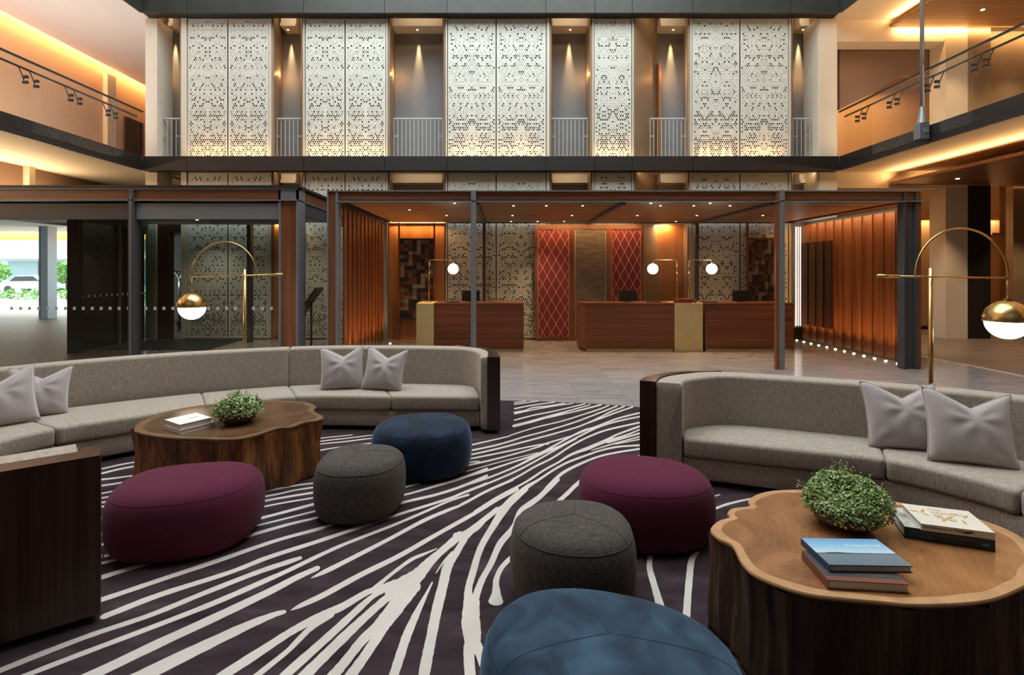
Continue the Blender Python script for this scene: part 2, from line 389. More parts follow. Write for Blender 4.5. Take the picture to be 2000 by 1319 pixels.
# tall column, cream and dark halves, both floors
for (za, zb) in ((0, 3.93), (4.58, 7.96)):
    c_ = st('column', X_(1847, 13.1), X_(1890, 13.1), 13.1, 13.6, za, zb, M['cream'])
    st('cladding', X_(1890, 13.1), X_(1935, 13.1), 13.1, 13.6, za, zb, M['bronze'] if za == 0 else M['tan'], c_)
st('wall_lounge', 9.0, 14.8, 15.3, 15.5, 0, 4.27, M['peach'])
st('baseboard_right', 9.0, 14.8, 15.26, 15.3, 0, 0.10, M['black'])
st('shelf_light_box', X_(1935, 15.0), X_(1976, 15.0), 14.95, 15.3, Z_(459, 15.0), Z_(455, 15.0), M['tan'])
# ---- bands across the back
brk = [278, 365, 593, 751, 873, 1066, 1162, 1235, 1353, 1543, 1640]
for nm_, za, zb, mt in (('trim_2', 4.23, 4.58, M['bronze']), ('trim_3', 8.14, 9.6, M['bronze_grey'])):
    tr_ = st(nm_, -8.98, 8.32, 12.76, 12.98, za, zb, M['black'])
    for a, b_ in zip(brk[:-1], brk[1:]):
        st('panel', X_(a, 12.7)+0.006, X_(b_, 12.7)-0.006, 12.70, 12.76, za+0.0, zb, mt, tr_)
st('slab_back', -8.98, 8.32, 12.98, 20, 4.30, 4.55, M['cream'])
st('upper_slab_back', -8.98, 8.32, 14.0, 20, 8.6, 8.8, M['cream'])
st('wall_upper_back', -8.98, 8.32, 12.8, 13.0, 9.6, 12.6, M['white_plaster'])
# piers at both ends
pl = st('column_end_left', X_(279, 12.9), X_(302, 12.9), 12.99, 13.6, 0, 8.14, M['cream_frame'])
pr = st('column_end_right', X_(1601, 12.9), X_(1640, 12.9), 12.99, 13.6, 0, 8.14, M['cream_frame'])
st('fillet', X_(1603.5, 12.9), X_(1637.5, 12.9), 12.96, 12.99, 0.02, 8.1, M['cream'], pr)

ZONES = [(355, 530, [(367, 444), (446, 525)]), (593, 757, [(597, 673), (675, 753)]), (871, 1073, [(875, 968), (970, 1066)]),
         (1157, 1237, [(1161, 1233)]), (1348, 1543, [(1352, 1444), (1446, 1539)])]
#  bays: front-left px, front-right px, back-left px, back-right px, rail px0, px1
BAYS = [(302, 355, 330, 356, 318, 353), (530, 593, 549, 590, 541, 590), (757, 871, 768, 868, 769, 865), (1073, 1157, 1076, 1147, 1076, 1147),
        (1237, 1348, 1281, 1338, 1269, 1338), (1543, 1601, 1545, 1573, 1548, 1582)]
# pierced sheet
def pierced(W, H, seed):
    p = 0.056; nx = max(8, int(round((W-0.05)/p))); ny = int(round((H-0.06)/(p*0.90))); q_ = (H-0.06)/ny; mx_ = (W-nx*p)/2; mz = (H-ny*q_)/2
    rg = random.Random(seed); tab = {}
    lobe = nx*0.25; bb = B(); V = bb.v; Fc = bb.f
    phs = [rg.uniform(0, 6.28) for _ in range(8)]
    def rad(xc, row):                      # xc: distance of the hole from the panel edge, in cells, mirrored already
        centre = xc > lobe*1.72
        kk = round(abs(xc-lobe)*2)
        key = (kk if not centre else 100+round(xc*2), row)
        if key in tab: return tab[key]
        t = 1-row/ny
        band = (row % 15)-7
        ring = math.hypot(kk/2, band*0.9); ringy = 0.5+0.5*math.cos(ring*1.7+phs[(row//15) % 8]*0.4)
        pb = 0.075+0.46*t**1.25+0.42*(ringy-0.5)*(0.45+0.65*t)
        if centre: pb = pb*0.55+0.04
        if row < ny*0.13: pb = 0.80 if (kk+row) % 5 else 0.25
        x = rg.random()
        r = 0.0225 if x < pb else (0.0105 if x < pb+0.40 else 0)
        if r > 0.015 and rg.random() < 0.30: r = 0.017
        jx, jz = (rg.uniform(-1, 1)*(p*0.42-r)*0.7, rg.uniform(-1, 1)*(p*0.40-r)*0.7) if r else (0, 0)
        tab[key] = (r, jx, jz); return tab[key]
    cs = [(math.cos(-PI*0.75+PI/4*k), math.sin(-PI*0.75+PI/4*k)) for k in range(8)]
    sq = [(-1, -1), (0, -1), (1, -1), (1, 0), (1, 1), (0, 1), (-1, 1), (-1, 0)]
    def rect(x0, x1, z0, z1):
        k = len(V); V.extend([(x0, 0, z0), (x1, 0, z0), (x1, 0, z1), (x0, 0, z1)]); Fc.append((k, k+1, k+2, k+3)); bb.mi.append(0)
    for row in range(ny):
        o_ = 0.5 if row % 2 else 0.0; m_ = nx-(1 if row % 2 else 0); z0 = mz+row*q_
        if o_: rect(mx_, mx_+p/2, z0, z0+q_); rect(mx_+nx*p-p/2, mx_+nx*p, z0, z0+q_)
        def rc(c):
            xx = c+o_+0.5; r_, jx_, jz_ = rad(min(xx, nx-xx), row); sg = (1 if xx < nx/2 else -1)*(1 if min(xx, nx-xx) < lobe else -1)
            return (r_, 0 if abs(xx-nx/2) < 0.01 else jx_*sg, jz_)
        c = 0
        while c < m_:
            r, jx, jz = rc(c)
            if r == 0:
                c2 = c
                while c2+1 < m_ and rc(c2+1)[0] == 0: c2 += 1
                rect(mx_+(c+o_)*p, mx_+(c2+1+o_)*p, z0, z0+q_); c = c2+1; continue
            cx_ = mx_+(c+0.5+o_)*p; cz_ = z0+q_/2; k = len(V)
            V.extend([(cx_+a*p/2, 0, cz_+b*q_/2) for a, b in sq]); V.extend([(cx_+jx+a*r, 0, cz_+jz+b*r) for a, b in cs]); V.extend([(cx_+jx+a*r, 0.006, cz_+jz+b*r) for a, b in cs])
            for i in range(8):
                j = (i+1) % 8; Fc.append((k+i, k+j, k+8+j, k+8+i)); Fc.append((k+8+i, k+8+j, k+16+j, k+16+i)); bb.mi += [0, 0]
            c += 1
    for (x0, x1, z0, z1) in ((0, mx_, 0, H), (W-mx_, W, 0, H), (mx_, W-mx_, 0, mz), (mx_, W-mx_, H-mz, H)): rect(x0, x1, z0, z1)
    return bb
names = ['leftmost', 'second-left', 'middle', 'single-leaf narrow', 'rightmost']
for lvl, (za, zb) in enumerate(((4.58, 8.14), (0.03, 4.23))):
    for zi, (a, b_, panels) in enumerate(ZONES):
        fl_ = 'upper' if lvl == 0 else 'ground'
        t_ = thing('pierced_screen', '%s cream screen pierced with small holes, %s level of the back wall' % (names[zi], fl_), 'screen', (X_((a+b_)/2, YF), YF, za), group='pierced screens of the back wall')
        xa, xb = X_(a, YF), X_(b_, YF)
        fr = B()
        p0 = X_(panels[0][0], YF)-0.02; p1 = X_(panels[-1][1], YF)+0.02
        bx('side_frame', xa, p0, YF-0.03, YF+0.30, za, zb, M['cream_frame'], t_); bx('side_frame', p1, xb, YF-0.03, YF+0.30, za, zb, M['cream_frame'], t_)
        bx('bottom_frame', p0, p1, YF, YF+0.05, za, za+0.02, M['cream_frame'], t_); bx('top_frame', p0, p1, YF, YF+0.05, zb-0.02, zb, M['cream_frame'], t_)
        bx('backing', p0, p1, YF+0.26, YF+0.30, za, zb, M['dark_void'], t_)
        for (pa, pb_) in panels:
            xa_, xb_ = X_(pa, YF), X_(pb_, YF)
            o = pierced(xb_-xa_, zb-za-0.05, 11+zi*0).build('panel', M['cream_metal'], t_, local=True)
            o.location = (xa_-t_.location.x, 0, 0.025)
# recesses between the screens
bay_names = ['at the left end of the back wall', 'second recess from the left', 'wide recess left of the middle screens', 'recess right of the middle screens', 'recess left of the outermost right screens', 'at the right end of the back wall']
for bi, (a, b_, ba, bb_, r0, r1) in enumerate(BAYS):
    for lvl, (za, zb) in enumerate(((4.58, 8.14), (0, 4.23))):
        zt = 8.2 if lvl == 0 else 4.06
        ztop = 8.62 if lvl == 0 else 4.30
        XA, XB = X_(a, YF), X_(b_, YF); xa, xb = X_(ba, YB), X_(bb_, YB)
        nm_ = 'recess_upper' if lvl == 0 else 'recess_ground'
        if lvl == 1 and bi == 0: continue
        back = st(nm_+'_wall', min(xa, XA)-0.3, max(xb, XB)+0.3, YB, YB+0.1, za, ztop, M['grey_panel'] if (lvl == 0) else M['cream'])
        if lvl == 1 and bi in (2, 4): bx('timber_panel', min(xa, XA)-0.1, max(xb, XB)+0.1, YB-0.03, YB, za, 3.0, M['wood_copper'], back)
        if lvl == 1: area('recess_cove', ((XA+XB)/2, 13.06, 4.28), (math.radians(80), 0, 0), max(0.3, (XB-XA)*0.8), 0.02, 1.2, WARM2)
        # side reveals
        rv = B(); rv.wallseg((xa, YB), (XA, YF+0.02), 0.05, za, ztop); rv.build('reveal', M['tan'], back)
        rv = B(); rv.wallseg((XB, YF+0.02), (xb, YB), 0.05, za, ztop); rv.build('reveal', M['tan'], back)
        # dropped soffit with a ledge
        sf = B(); sf.box(max(xa, XA)+0.0, min(xb, XB) if bi < 4 else max(xb, XB), 13.55, YB, zt, zt+0.30)
        sf.box(max(xa, XA), min(xb, XB) if bi < 4 else max(xb, XB), 13.50, 13.55, zt, zt+0.08); sf.build('soffit', M['white_plaster'], back)
        if lvl == 0:
            bx('copper_edge', xa-0.01 if bi < 3 or bi == 4 else xb-0.04, xa+0.05 if bi < 3 or bi == 4 else xb+0.02, YB-0.30, YB-0.002, za+0.1, 7.3, M['wood_copper'], back)
            xm = (xa+xb)/2
            dl = B().lathe([(0.022, 0), (0.022, 0.008)], (xm, 13.72, zt-0.008), 16).build('recess_downlight', M['lamp_disc'], label='small downlight in the soffit of the %s' % bay_names[bi] if 'recess' in bay_names[bi] else 'small downlight in the soffit of the recess %s' % bay_names[bi], cat='light', group='downlights over the recesses')
            spot('recess_spot', (xm, 13.885, zt-0.03), (xm, YB+0.02, za+1.5), 420, 20, (1, 0.66, 0.30), 1.0, 0.02)
            sx_ = (xa+0.16) if (bi < 3 or bi == 4) else (xb-0.16)
            area('recess_cove', ((XA+XB)/2, 13.06, 8.50), (math.radians(68), 0, 0), max(0.3, (XB-XA)*0.8), 0.04, 2.2, WARM2)
            point('sconce_light', (sx_, 13.60, 6.97), 5, (1, 0.45, 0.12), 0.03)
            # white bar railing
            yr = 13.2; ra, rb = X_(r0, yr), X_(r1, yr); z1r = 5.68
            rt = thing('bar_railing', 'white bar railing across the %s' % bay_names[bi] if 'recess' in bay_names[bi] else 'white bar railing in the recess %s' % bay_names[bi], 'railing', ((ra+rb)/2, yr, 4.58), group='white bar railings in the recesses')
            bx('top_rail', ra, rb, yr-0.02, yr+0.02, z1r-0.035, z1r, M['rail_white'], rt); bx('bottom_rail', ra, rb, yr-0.015, yr+0.015, 4.62, 4.645, M['rail_white'], rt)
            nb = max(4, int(round((rb-ra)/0.105)))
            bar0 = None
            for k in range(nb+1):
                xk = ra+(rb-ra)*k/nb
                if bar0 is None: bar0 = bx('baluster', xk, xk+0.014, yr-0.008, yr+0.008, 4.56, z1r-0.03, M['rail_white'], rt)
                else: share(bar0, 'baluster', rt, ((rb-ra)*k/nb-0.007, 0, 0))
            for xs_ in ((ra, ra+0.12), (rb-0.12, rb)):
                bx('crossbar', xs_[0], xs_[1], yr-0.012, yr+0.012, 5.20, 5.22, M['rail_white'], rt)
# uplight washing the foot of each upper screen
for zi, (a, b_, panels) in enumerate(ZONES):
    xa, xb = X_(a, 12.9), X_(b_, 12.9)
    for (pa, pb_) in panels:
        xm = (X_(pa, 12.9)+X_(pb_, 12.9))/2
        area('screen_uplight', (xm, 12.80, 4.60), (math.radians(158), 0, 0), 0.9, 0.04, 3.2, WARM)
# ---- glass balustrades
def balustrade(xe, s, label, y0, y1, joints0):
    t_ = thing('glass_balustrade', label, 'balustrade', (xe, (y0+y1)/2, 4.58))
    y = joints0
    ys = []
    while y < y1: ys.append(y); y += 1.0
    while ys[0]-1.0 > y0: ys.insert(0, ys[0]-1.0)
    ys = [y0]+ys+[y1]
    for a, b_ in zip(ys[:-1], ys[1:]):
        bx('glass_pane', xe-s*0.03, xe-s*0.018, a+0.006, b_-0.006, 4.35, 5.66, M['glass_bal'], t_)
    bx('top_rail', xe-s*0.045, xe-s*0.003, y0, y1, 5.655, 5.69, M['bronze'], t_)
    B().tube([(xe+s*0.12, y0, 5.56), (xe+s*0.12, y1, 5.56)], 0.022, 10).build('handrail', M['bronze'], t_, smooth=True)
    br0 = None
    for yj in ys[1:-1]:
        for dy in (-0.11, 0.11):
            if br0 is None:
                q = B()
                for z in (5.26, 5.36): q.tube([(xe-s*0.05, yj+dy, z), (xe+s*0.03, yj+dy, z)], 0.03, 12)
                q.tube([(xe+s*0.02, yj+dy, 5.30), (xe+s*0.06, yj+dy, 5.42), (xe+s*0.12, yj+dy, 5.55)], 0.010, 8)
                br0 = q.build('bracket', M['black'], t_, autos=40); y00 = yj+dy
            else: share(br0, 'bracket', t_, (0, yj+dy-y00, 0))
balustrade(-8.98, -1, 'clear glass balustrade with dark handrail along the left gallery edge', 3.0, 12.68, 3.70)
balustrade(8.32, 1, 'clear glass balustrade with dark handrail along the right gallery edge', 3.0, 12.68, 3.94)
# steel hanger rod with its bracket on the right gallery edge
t_ = thing('hanger_rod', 'grey steel hanger rod bolted to the right gallery fascia', 'rod', (8.20, 10.05, 4.2))
B().tube([(8.20, 10.05, 4.75), (8.20, 10.05, 12.6)], 0.035, 14).build('rod', M['steel_light'], t_, smooth=True)
B().tube([(8.20, 10.05, 4.62), (8.20, 10.05, 4.95)], [0.09, 0.035], 14).build('socket', M['steel_light'], t_, autos=40)
q = B().prism([(8.09, 9.97), (8.286, 9.97), (8.286, 10.13), (8.09, 10.13)], 4.30, 4.62); q.build('bracket', M['steel'], t_, bevel=0.01)
q = B().tube([(8.21, 9.955, 4.46), (8.21, 9.97, 4.46)], 0.05, 14); q.build('bolt', M['steel_light'], t_)
# ---- lights of the galleries
# coves: left upper wall, right upper and lower ceilings
area('cove_left', (-12.52, 8.0, 8.43), (0, math.radians(12), 0), 0.10, 24, 330, (1.0, 0.50, 0.17))
area('cove_right_upper', (9.86, 4.5, 8.08), (0, math.radians(145), 0), 0.05, 17, 120, WARM)
area('cove_right_upper_b', (12.2, 13.0, 7.93), (math.radians(60), 0, 0), 4.4, 0.03, 30, WARM)
area('cove_right_lower', (9.86, 4.5, 4.06), (0, math.radians(145), 0), 0.05, 17, 120, WARM)
area('cove_right_lower_b', (12.4, 13.0, 4.03), (math.radians(110), 0, 0), 4, 0.04, 8, WARM)
area('lounge_cove_light', (12, 15.2, 3.3), (math.radians(-20), 0, 0), 5.5, 0.05, 60, WARM)
area('gallery_right_corridor', (10.6, 15.0, 7.4), (0, 0, 0), 3.6, 1.6, 60, WARM)
k = 0
ord_ = ['nearest', 'second', 'third', 'fourth', 'farthest', 'far right', 'rear']
for (x, y, zc) in ((10.8, 12.2, 3.93), (10.8, 9.5, 3.93), (10.8, 6.8, 3.93), (13.2, 12.2, 3.93), (13.2, 9.5, 3.93), (13.1, 12.4, 7.96), (11.4, 12.2, 7.96)):  # downlights added to brighten the lounge and gallery below
    B().lathe([(0.04, 0), (0.04, 0.008)], (x, y, zc-0.008), 14).build('added_downlight', M['lamp_disc'], label='small added downlight in the %s timber ceiling on the right, %s' % ('upper' if zc > 5 else 'lower', ('at the back corner' if y > 12 and x > 12 else 'at the back edge' if y > 12 else 'right of the glass edge, midway' if (y > 9 and x < 12) else 'near the middle' if y > 9 else 'closest to the camera')), cat='light', group='added downlights of the right side timber ceilings')
    spot('lounge_fill_spot', (x, y, zc-0.03), (x, y+0.1, 0), 140, 75, WARM2)

area('soffit_fill_left', (-11.5, 8.6, 3.5), (0, math.radians(222), 0), 0.08, 9, 150, WARM2)  # unseen strip added to brighten the lower left soffit
area('gallery_ceiling_fill_left', (-10.6, 7.5, 4.62), (PI, 0, 0), 1.6, 13, 170, (0.95, 0.97, 1.0))  # unseen upward light added to brighten the left gallery ceiling
area('gallery_ceiling_fill_right', (9.0, 8.0, 4.62), (PI, 0, 0), 0.6, 10, 60, WARM2)  # matching added upward light under the right gallery ceiling
# ================================================================ ENTRY BOX, RECEPTION CANOPY, DESKS
YP = 8.95
ZT = 3.13
# ---- reception canopy
can = thing('reception_canopy', 'timber and grey steel canopy frame over the reception desks', 'canopy', (2.0, 10.9, 0))
xl, xr = X_(640, YP), X_(1802, YP)
YE = 12.86
bx('fascia_board', xl+0.19, xr-0.11, YP+0.03, YP+0.07, Z_(391, YP)+0.01, ZT-0.02, M['wood_red_x'], can)
q = B(); q.box(xl, xr, YP-0.02, YP+0.12, ZT-0.02, ZT); q.box(xl+0.17, X_(1818, YP), YP-0.03, YP+0.14, Z_(394.5, YP), Z_(392.5, YP)); q.build('flange', M['steel'], can)
# ceiling battens, run lengthwise
zc = 2.945
base = None; nb_ = 19; yw = (YE-YP-0.25)/nb_
for k in range(nb_):
    y = YP+0.16+k*yw
    if base is None: base = bx('batten', xl+0.30, xr-0.35, y, y+yw-0.022, zc, zc+0.03, M['wood_ceiling'], can); yy0 = y
    else: share(base, 'batten', can, (0, y-yy0, 0))
bx('deck_board', xl+0.05, xr-0.05, YP+0.08, YE, zc+0.05, zc+0.12, M['dark_void'], can)
for X in (-0.50, 2.10, 4.75):
    bx('cross_beam', X-0.045, X+0.045, YP+0.1, YE, zc-0.05, zc+0.002, M['steel_dark'], can)
for x_ in (xl+0.02, xr-0.12): bx('side_beam', x_, x_+0.08, YP+0.16, YE, 2.95, ZT, M['wood_red_y'], can)
bx('rear_beam', xl, xr, YE-0.03, YE+0.03, 2.93, 3.08, M['steel_dark'], can)
def ipost(name, x0, x1, y0, d, parent, z1=ZT, left=True):
    """steel H post with a timber web"""
    p = bx(name, x0+0.02, x1-0.02, y0+0.01, y0+d-0.01, 0, z1-0.001, M['steel_dark'], parent)
    return p
# corner posts: left H post with timber infill and steel flanges, right H post
q = B(); q.box(X_(655, YP), X_(660.5, YP), YP, YP+0.16, 0, ZT); q.box(X_(638.5, YP), X_(641, YP), YP, YP+0.16, 0, ZT); q.build('post', M['steel'], can)
bx('post_infill', X_(641, YP), X_(655, YP), YP+0.02, YP+0.14, 0, ZT-0.03, M['wood_red_z'], can)
q = B(); q.box(X_(1767, YP), X_(1789, YP), YP+0.05, YP+0.09, 0, ZT); q.box(X_(1789, YP), X_(1793, YP), YP, YP+0.16, 0, ZT); q.box(X_(1766, YP), X_(1769, YP), YP, YP+0.16, 0, ZT); q.build('post', M['steel_dark'], can)
bx('post_infill', X_(1793, YP), X_(1802, YP), YP+0.03, YP+0.15, 0, ZT-0.03, M['wood_red_z'], can)
bx('post', X_(920, YP), X_(930, YP), YP-0.03, YP+0.06, 0, ZT+0.0, M['steel_light'] if False else M['steel'], can)
bx('post', X_(1521, YP), X_(1531, YP), YP-0.03, YP+0.06, 0, ZT, M['steel'], can)
bx('post_infill', X_(1515, YP), X_(1521, YP), YP-0.01, YP+0.05, 0, ZT-0.03, M['wood_red_z'], can)
for px in (945.5, 1361.5):
    bx('rear_post', X_(px-3, 12.7), X_(px+3, 12.7), 12.68, 12.76, 0, 2.96, M['steel_dark'], can)
DL = [(1003, 402), (1067, 402), (1138, 402), (1290, 402), (1355, 402), (1426, 402), (1001, 421), (1117, 421), (1245, 421), (1361, 421), (1490, 421),
      (1050, 432.6), (1102, 432.6), (1320, 432.6), (872, 421), (998, 432.6), (1271, 397), (1387, 397), (888, 397), (800, 410)]
d0 = None
for px, py in DL:
    Y = (zc-CAMZ)*F_PX/(CY-py); X = X_(px, Y)
    if d0 is None:
        d0 = B().lathe([(0.020, 0), (0.020, 0.006)], (X, Y, zc-0.006), 12).build('downlight', M['lamp_disc'], can); dx, dy = X, Y
    else: share(d0, 'downlight', can, (X-dx, Y-dy, 0))
for (x, y) in ((-1.6, 11.6), (0.0, 11.2), (0.9, 12.0), (2.4, 11.2), (3.9, 11.2), (5.2, 11.4), (1.0, 9.8), (3.2, 9.8), (5.6, 9.9), (-1.4, 9.9)):
    spot('canopy_spot', (x, y, zc-0.03), (x, y, 0), 75, 95, WARM2, 0.8)
# canopy glow on the panels behind the desks
for (a, b_) in ((763, 868), (1280, 1338)):
    area('panel_cove', ((X_(a, 12.8)+X_(b_, 12.8))/2, 12.80 if a < 1000 else 13.8, 2.97), (math.radians(20), 0, 0), X_(b_, 12.8)-X_(a, 12.8), 0.03, 16, WARM)
for a, b_ in ((1048, 1250),):
    area('hanging_cove', ((X_(a, 12.6)+X_(b_, 12.6))/2, 12.45, 2.90), (math.radians(22), 0, 0), 2.6, 0.05, 12, WARM)
# ---- upright timber fins on both sides
def fins(X, s, label, ys, n, short):
    t_ = thing('timber_fin_wall', label, 'timber screen', (X, (ys[0]+ys[1])/2, 0))
    p = (ys[1]-ys[0])/n; f0 = None
    for k in range(n):
        y = ys[0]+p*k
        if f0 is None:
            q = B()
            # each board stands slightly turned, its near edge inwards
            q.prism([(X-s*0.045, y), (X-s*0.02, y), (X-s*0.0, y+p*0.985), (X-s*0.025, y+p*0.985)], 0.06, 2.86)
            f0 = q.build('fin', M['wood_red_z'], t_)
        else: share(f0, 'fin', t_, (0, p*k, 0))
    bx('sill_rail', X-s*0.0, X+s*0.03, ys[0], ys[1], 0.02, 0.06, M['steel_dark'], t_)
    bx('head_rail', X-s*0.0, X+s*0.03, ys[0], ys[1], 2.86, 2.94, M['steel_dark'], t_)
    ya = ys[1]-p*short
    q = B(); q.box(X-s*0.02, X-s*0.12, ya, ys[1]-0.01, 0.55, 2.50) if s < 0 else q.box(X-0.12, X-0.02, ya, ys[1]-0.01, 0.55, 2.50)
    return t_, p
tR, pR = fins(7.45, 1, 'right-hand wall of upright red timber fins beside the reception desks', (9.40, 12.75), 11, 4)
# dark inner boards over the four farthest fins, each its own board
ya = 12.75-4*pR
for k in range(4):
    y = ya+k*pR
    q = B().prism([(7.45-0.085, y+0.01), (7.45-0.055, y+0.01), (7.45-0.035, y+pR*0.95), (7.45-0.065, y+pR*0.95)], 0.42, 2.42); q.build('dark_board', M['walnut'], tR)
tL, pL = fins(-2.94, -1, 'left-hand wall of upright red timber fins beside the reception desks', (9.25, 12.4), 11, 3)
ORD = ['first', 'second', 'third', 'fourth', 'fifth', 'sixth', 'seventh', 'eighth', 'ninth', 'tenth', 'eleventh', 'twelfth']
for k in range(12):
    y = 9.50+(12.78-9.50)*k/11
    o = B().lathe([(0.024, 0), (0.024, 0.014), (0.020, 0.016)], (7.30, y, 0.0), 14).build('floor_uplight', M['lamp_disc'], label='%s floor uplight from the camera side, at the foot of the right timber fins' % ORD[k], cat='light', group='floor uplights under the right timber fins')
    spot('fin_light', (7.18, y+0.02, 0.03), (7.33, y+0.04, 1.3), 20, 76, (1, 0.55, 0.22), 1.0)
area('fin_top_light', (7.2, 11.1, 2.90), (0, math.radians(-12), 0), 0.04, 3.2, 14, WARM)
for k in range(7):
    y = 9.5+(12.2-9.5)*k/6
    B().lathe([(0.024, 0), (0.024, 0.014), (0.020, 0.016)], (-2.72, y, 0.0), 14).build('floor_uplight', M['lamp_disc'], label='%s floor uplight from the camera side, at the foot of the left timber fins' % ORD[k], cat='light', group='floor uplights under the left timber fins')
    spot('fin_light', (-2.68, y+0.1, 0.03), (-2.82, y+0.1, 1.3), 26, 76, (1, 0.55, 0.22), 1.0)
# bright narrow glazed slot behind the right fins
t_ = thing('glazed_slot', 'tall bright glazed slot between the back screens and the right timber fins', 'window', (X_(1558, 12.95), 12.95, 0))
bx('slot_base', X_(1551, 12.97), X_(1566, 12.97), 12.93, 12.98, 0.0, 0.3, M['black'], t_)
bx('slot_light', X_(1553, 12.97), X_(1564, 12.97), 12.96, 12.98, 0.34, 2.85, emis('daylit_frosted_glass', (1, 0.93, 0.85), 1.1), t_)
for a in (1552, 1557, 1561, 1565): bx('mullion', X_(a-0.6, 12.95), X_(a+0.6, 12.95), 12.93, 12.96, 0.3, 2.88, M['steel_light'], t_)

# ---- desks
YD = 10.97; ZD = Z_(592, YD)
def desk(name, label, px0, px1, brass=None, plinth=True):
    x0, x1 = X_(px0, YD), X_(px1, YD)
    t_ = thing('reception_desk', label, 'desk', ((x0+x1)/2, YD+0.35, 0), group=None)
    return t_, x0, x1
t1, x0, x1 = desk('', 'left reception desk of reddish veneer with a satin brass end', 812, 1023)
xb = X_(848, YD)
bx('body', xb, x1, YD, YD+0.75, 0.05, ZD-0.035, M['wood_desk'], t1, bevel=0.006)
bx('worktop', xb-0.0, x1, YD-0.01, YD+0.76, ZD-0.035, ZD, M['wood_desk'], t1, bevel=0.004)
bx('brass_end', x0, xb-0.004, YD+0.01, YD+0.72, 0.0, ZD+0.0, M['brass_panel'], t1, bevel=0.02)
bx('plinth', xb+0.03, x1-0.04, YD+0.03, YD+0.70, 0.0, 0.05, M['brass_panel'], t1)
t2, x0, x1 = desk('', 'middle reception desk with a satin brass panel at its right end', 1134, 1376)
xe = X_(1317, YD)
q = B().prism([(X_(1143, YD), YD), (xe, YD), (xe, YD+0.75), (x0+0.02, YD+0.75), (x0+0.0, YD+0.32)], 0.055, ZD-0.035); q.build('body', M['wood_desk'], t2, bevel=0.006)
q = B().prism([(X_(1143, YD), YD-0.01), (xe, YD-0.01), (xe, YD+0.76), (x0+0.02, YD+0.76), (x0, YD+0.30)], ZD-0.035, ZD); q.build('worktop', M['wood_desk'], t2, bevel=0.004)
bx('brass_panel', xe+0.004, X_(1373, YD), YD+0.0, YD+0.7, 0.0, ZD, M['brass_panel'], t2, bevel=0.004)
q = B(); q.box(X_(1147, YD), xe-0.02, YD+0.03, YD+0.68, 0, 0.055); q.build('plinth', M['brass_panel'], t2)
t3, x0, x1 = desk('', 'right reception desk of reddish veneer standing behind the slim post', 1377, 1551)
bx('body', x0, x1, YD, YD+0.75, 0.055, ZD-0.035, M['wood_desk'], t3, bevel=0.006)
bx('worktop', x0, x1, YD-0.01, YD+0.76, ZD-0.035, ZD, M['wood_desk'], t3, bevel=0.004)
bx('plinth', x0+0.03, x1-0.03, YD+0.03, YD+0.68, 0, 0.055, M['brass_panel'], t3)
# ---- things on the desks
def monitor(px0, px1, label):
    Y = YD+0.35; xa, xb = X_(px0, Y), X_(px1, Y); xm = (xa+xb)/2; z0, z1 = ZD+0.05, Z_(567.5, Y)
    t_ = thing('monitor', label, 'monitor', (xm, Y, ZD), group='monitors on the reception desks')
    bx('screen', xa, xb, Y-0.02, Y+0.015, z0-0.03, z1, M['screen_black'], t_, bevel=0.006)
    bx('stand', xm-0.03, xm+0.03, Y+0.0, Y+0.05, ZD+0.008, z0+0.1, M['screen_black'], t_)
    bx('foot', xm-0.10, xm+0.10, Y-0.06, Y+0.10, ZD, ZD+0.01, M['screen_black'], t_, bevel=0.003)
    bx('badge', xa+0.03, xa+0.05, Y-0.022, Y-0.0195, z1-0.05, z1-0.035, M['steel_light'], t_)
monitor(902, 937, 'black monitor seen from behind on the left reception desk')
monitor(1209, 1244, 'black monitor seen from behind on the middle reception desk')
monitor(1431, 1466, 'black monitor seen from behind on the right reception desk')
def desklamp(pole_px, globe_px, label):
    Y = YD+0.30; xp, xg = X_(pole_px, Y), X_(globe_px, Y); zt_ = Z_(508, Y); zg = Z_(525.5, Y); s = 1 if xg > xp else -1
    t_ = thing('desk_lamp', label, 'lamp', (xp, Y, ZD), group='globe lamps on the reception desks')
    B().lathe([(0.07, 0), (0.07, 0.012), (0.02, 0.016)], (xp, Y, ZD), 20).build('base', M['brass'], t_, autos=40)
    pts = [(xp, Y, ZD+0.012), (xp, Y, zt_-0.05)]
    for k in range(1, 6):
        a = k/5*PI/2; pts.append((xp+s*0.05*(1-math.cos(a)), Y, zt_-0.05+0.05*math.sin(a)))
    pts += [(xg-s*0.03, Y, zt_)]
    pts += [(xg-s*0.008, Y, zt_-0.008), (xg, Y, zt_-0.03), (xg, Y, zg+0.11)]
    B().tube(pts, 0.009, 8).build('stem', M['brass'], t_, smooth=True)
    B().tube([(xp, Y, Z_(548, Y)), (xp, Y, Z_(520, Y))], 0.014, 10).build('sleeve', M['brass'], t_, smooth=True)
    B().tube([(xp, Y, Z_(547, Y)), (xp-(-s)*0.0+s*-0.0, Y-0.08, Z_(547, Y))], 0.008, 8).build('switch_arm', M['brass'], t_, smooth=True)
    B().lathe([(0.0, -0.115)]+[(0.115*math.sin(PI*k/16), -0.115*math.cos(PI*k/16)) for k in range(1, 16)]+[(0.0, 0.115)], (xg, Y, zg), 28).build('globe', M['globe'], t_, smooth=True)
    point('desk_lamp_light', (xg, Y-0.16, zg-0.05), 4, WARM2, 0.05)
desklamp(838, 885, 'brass desk lamp with a lit globe on the left reception desk')
desklamp(1322, 1275, 'brass desk lamp with a lit globe hanging to the left, middle reception desk')
desklamp(1345, 1390, 'brass desk lamp with a lit globe above the right reception desk')
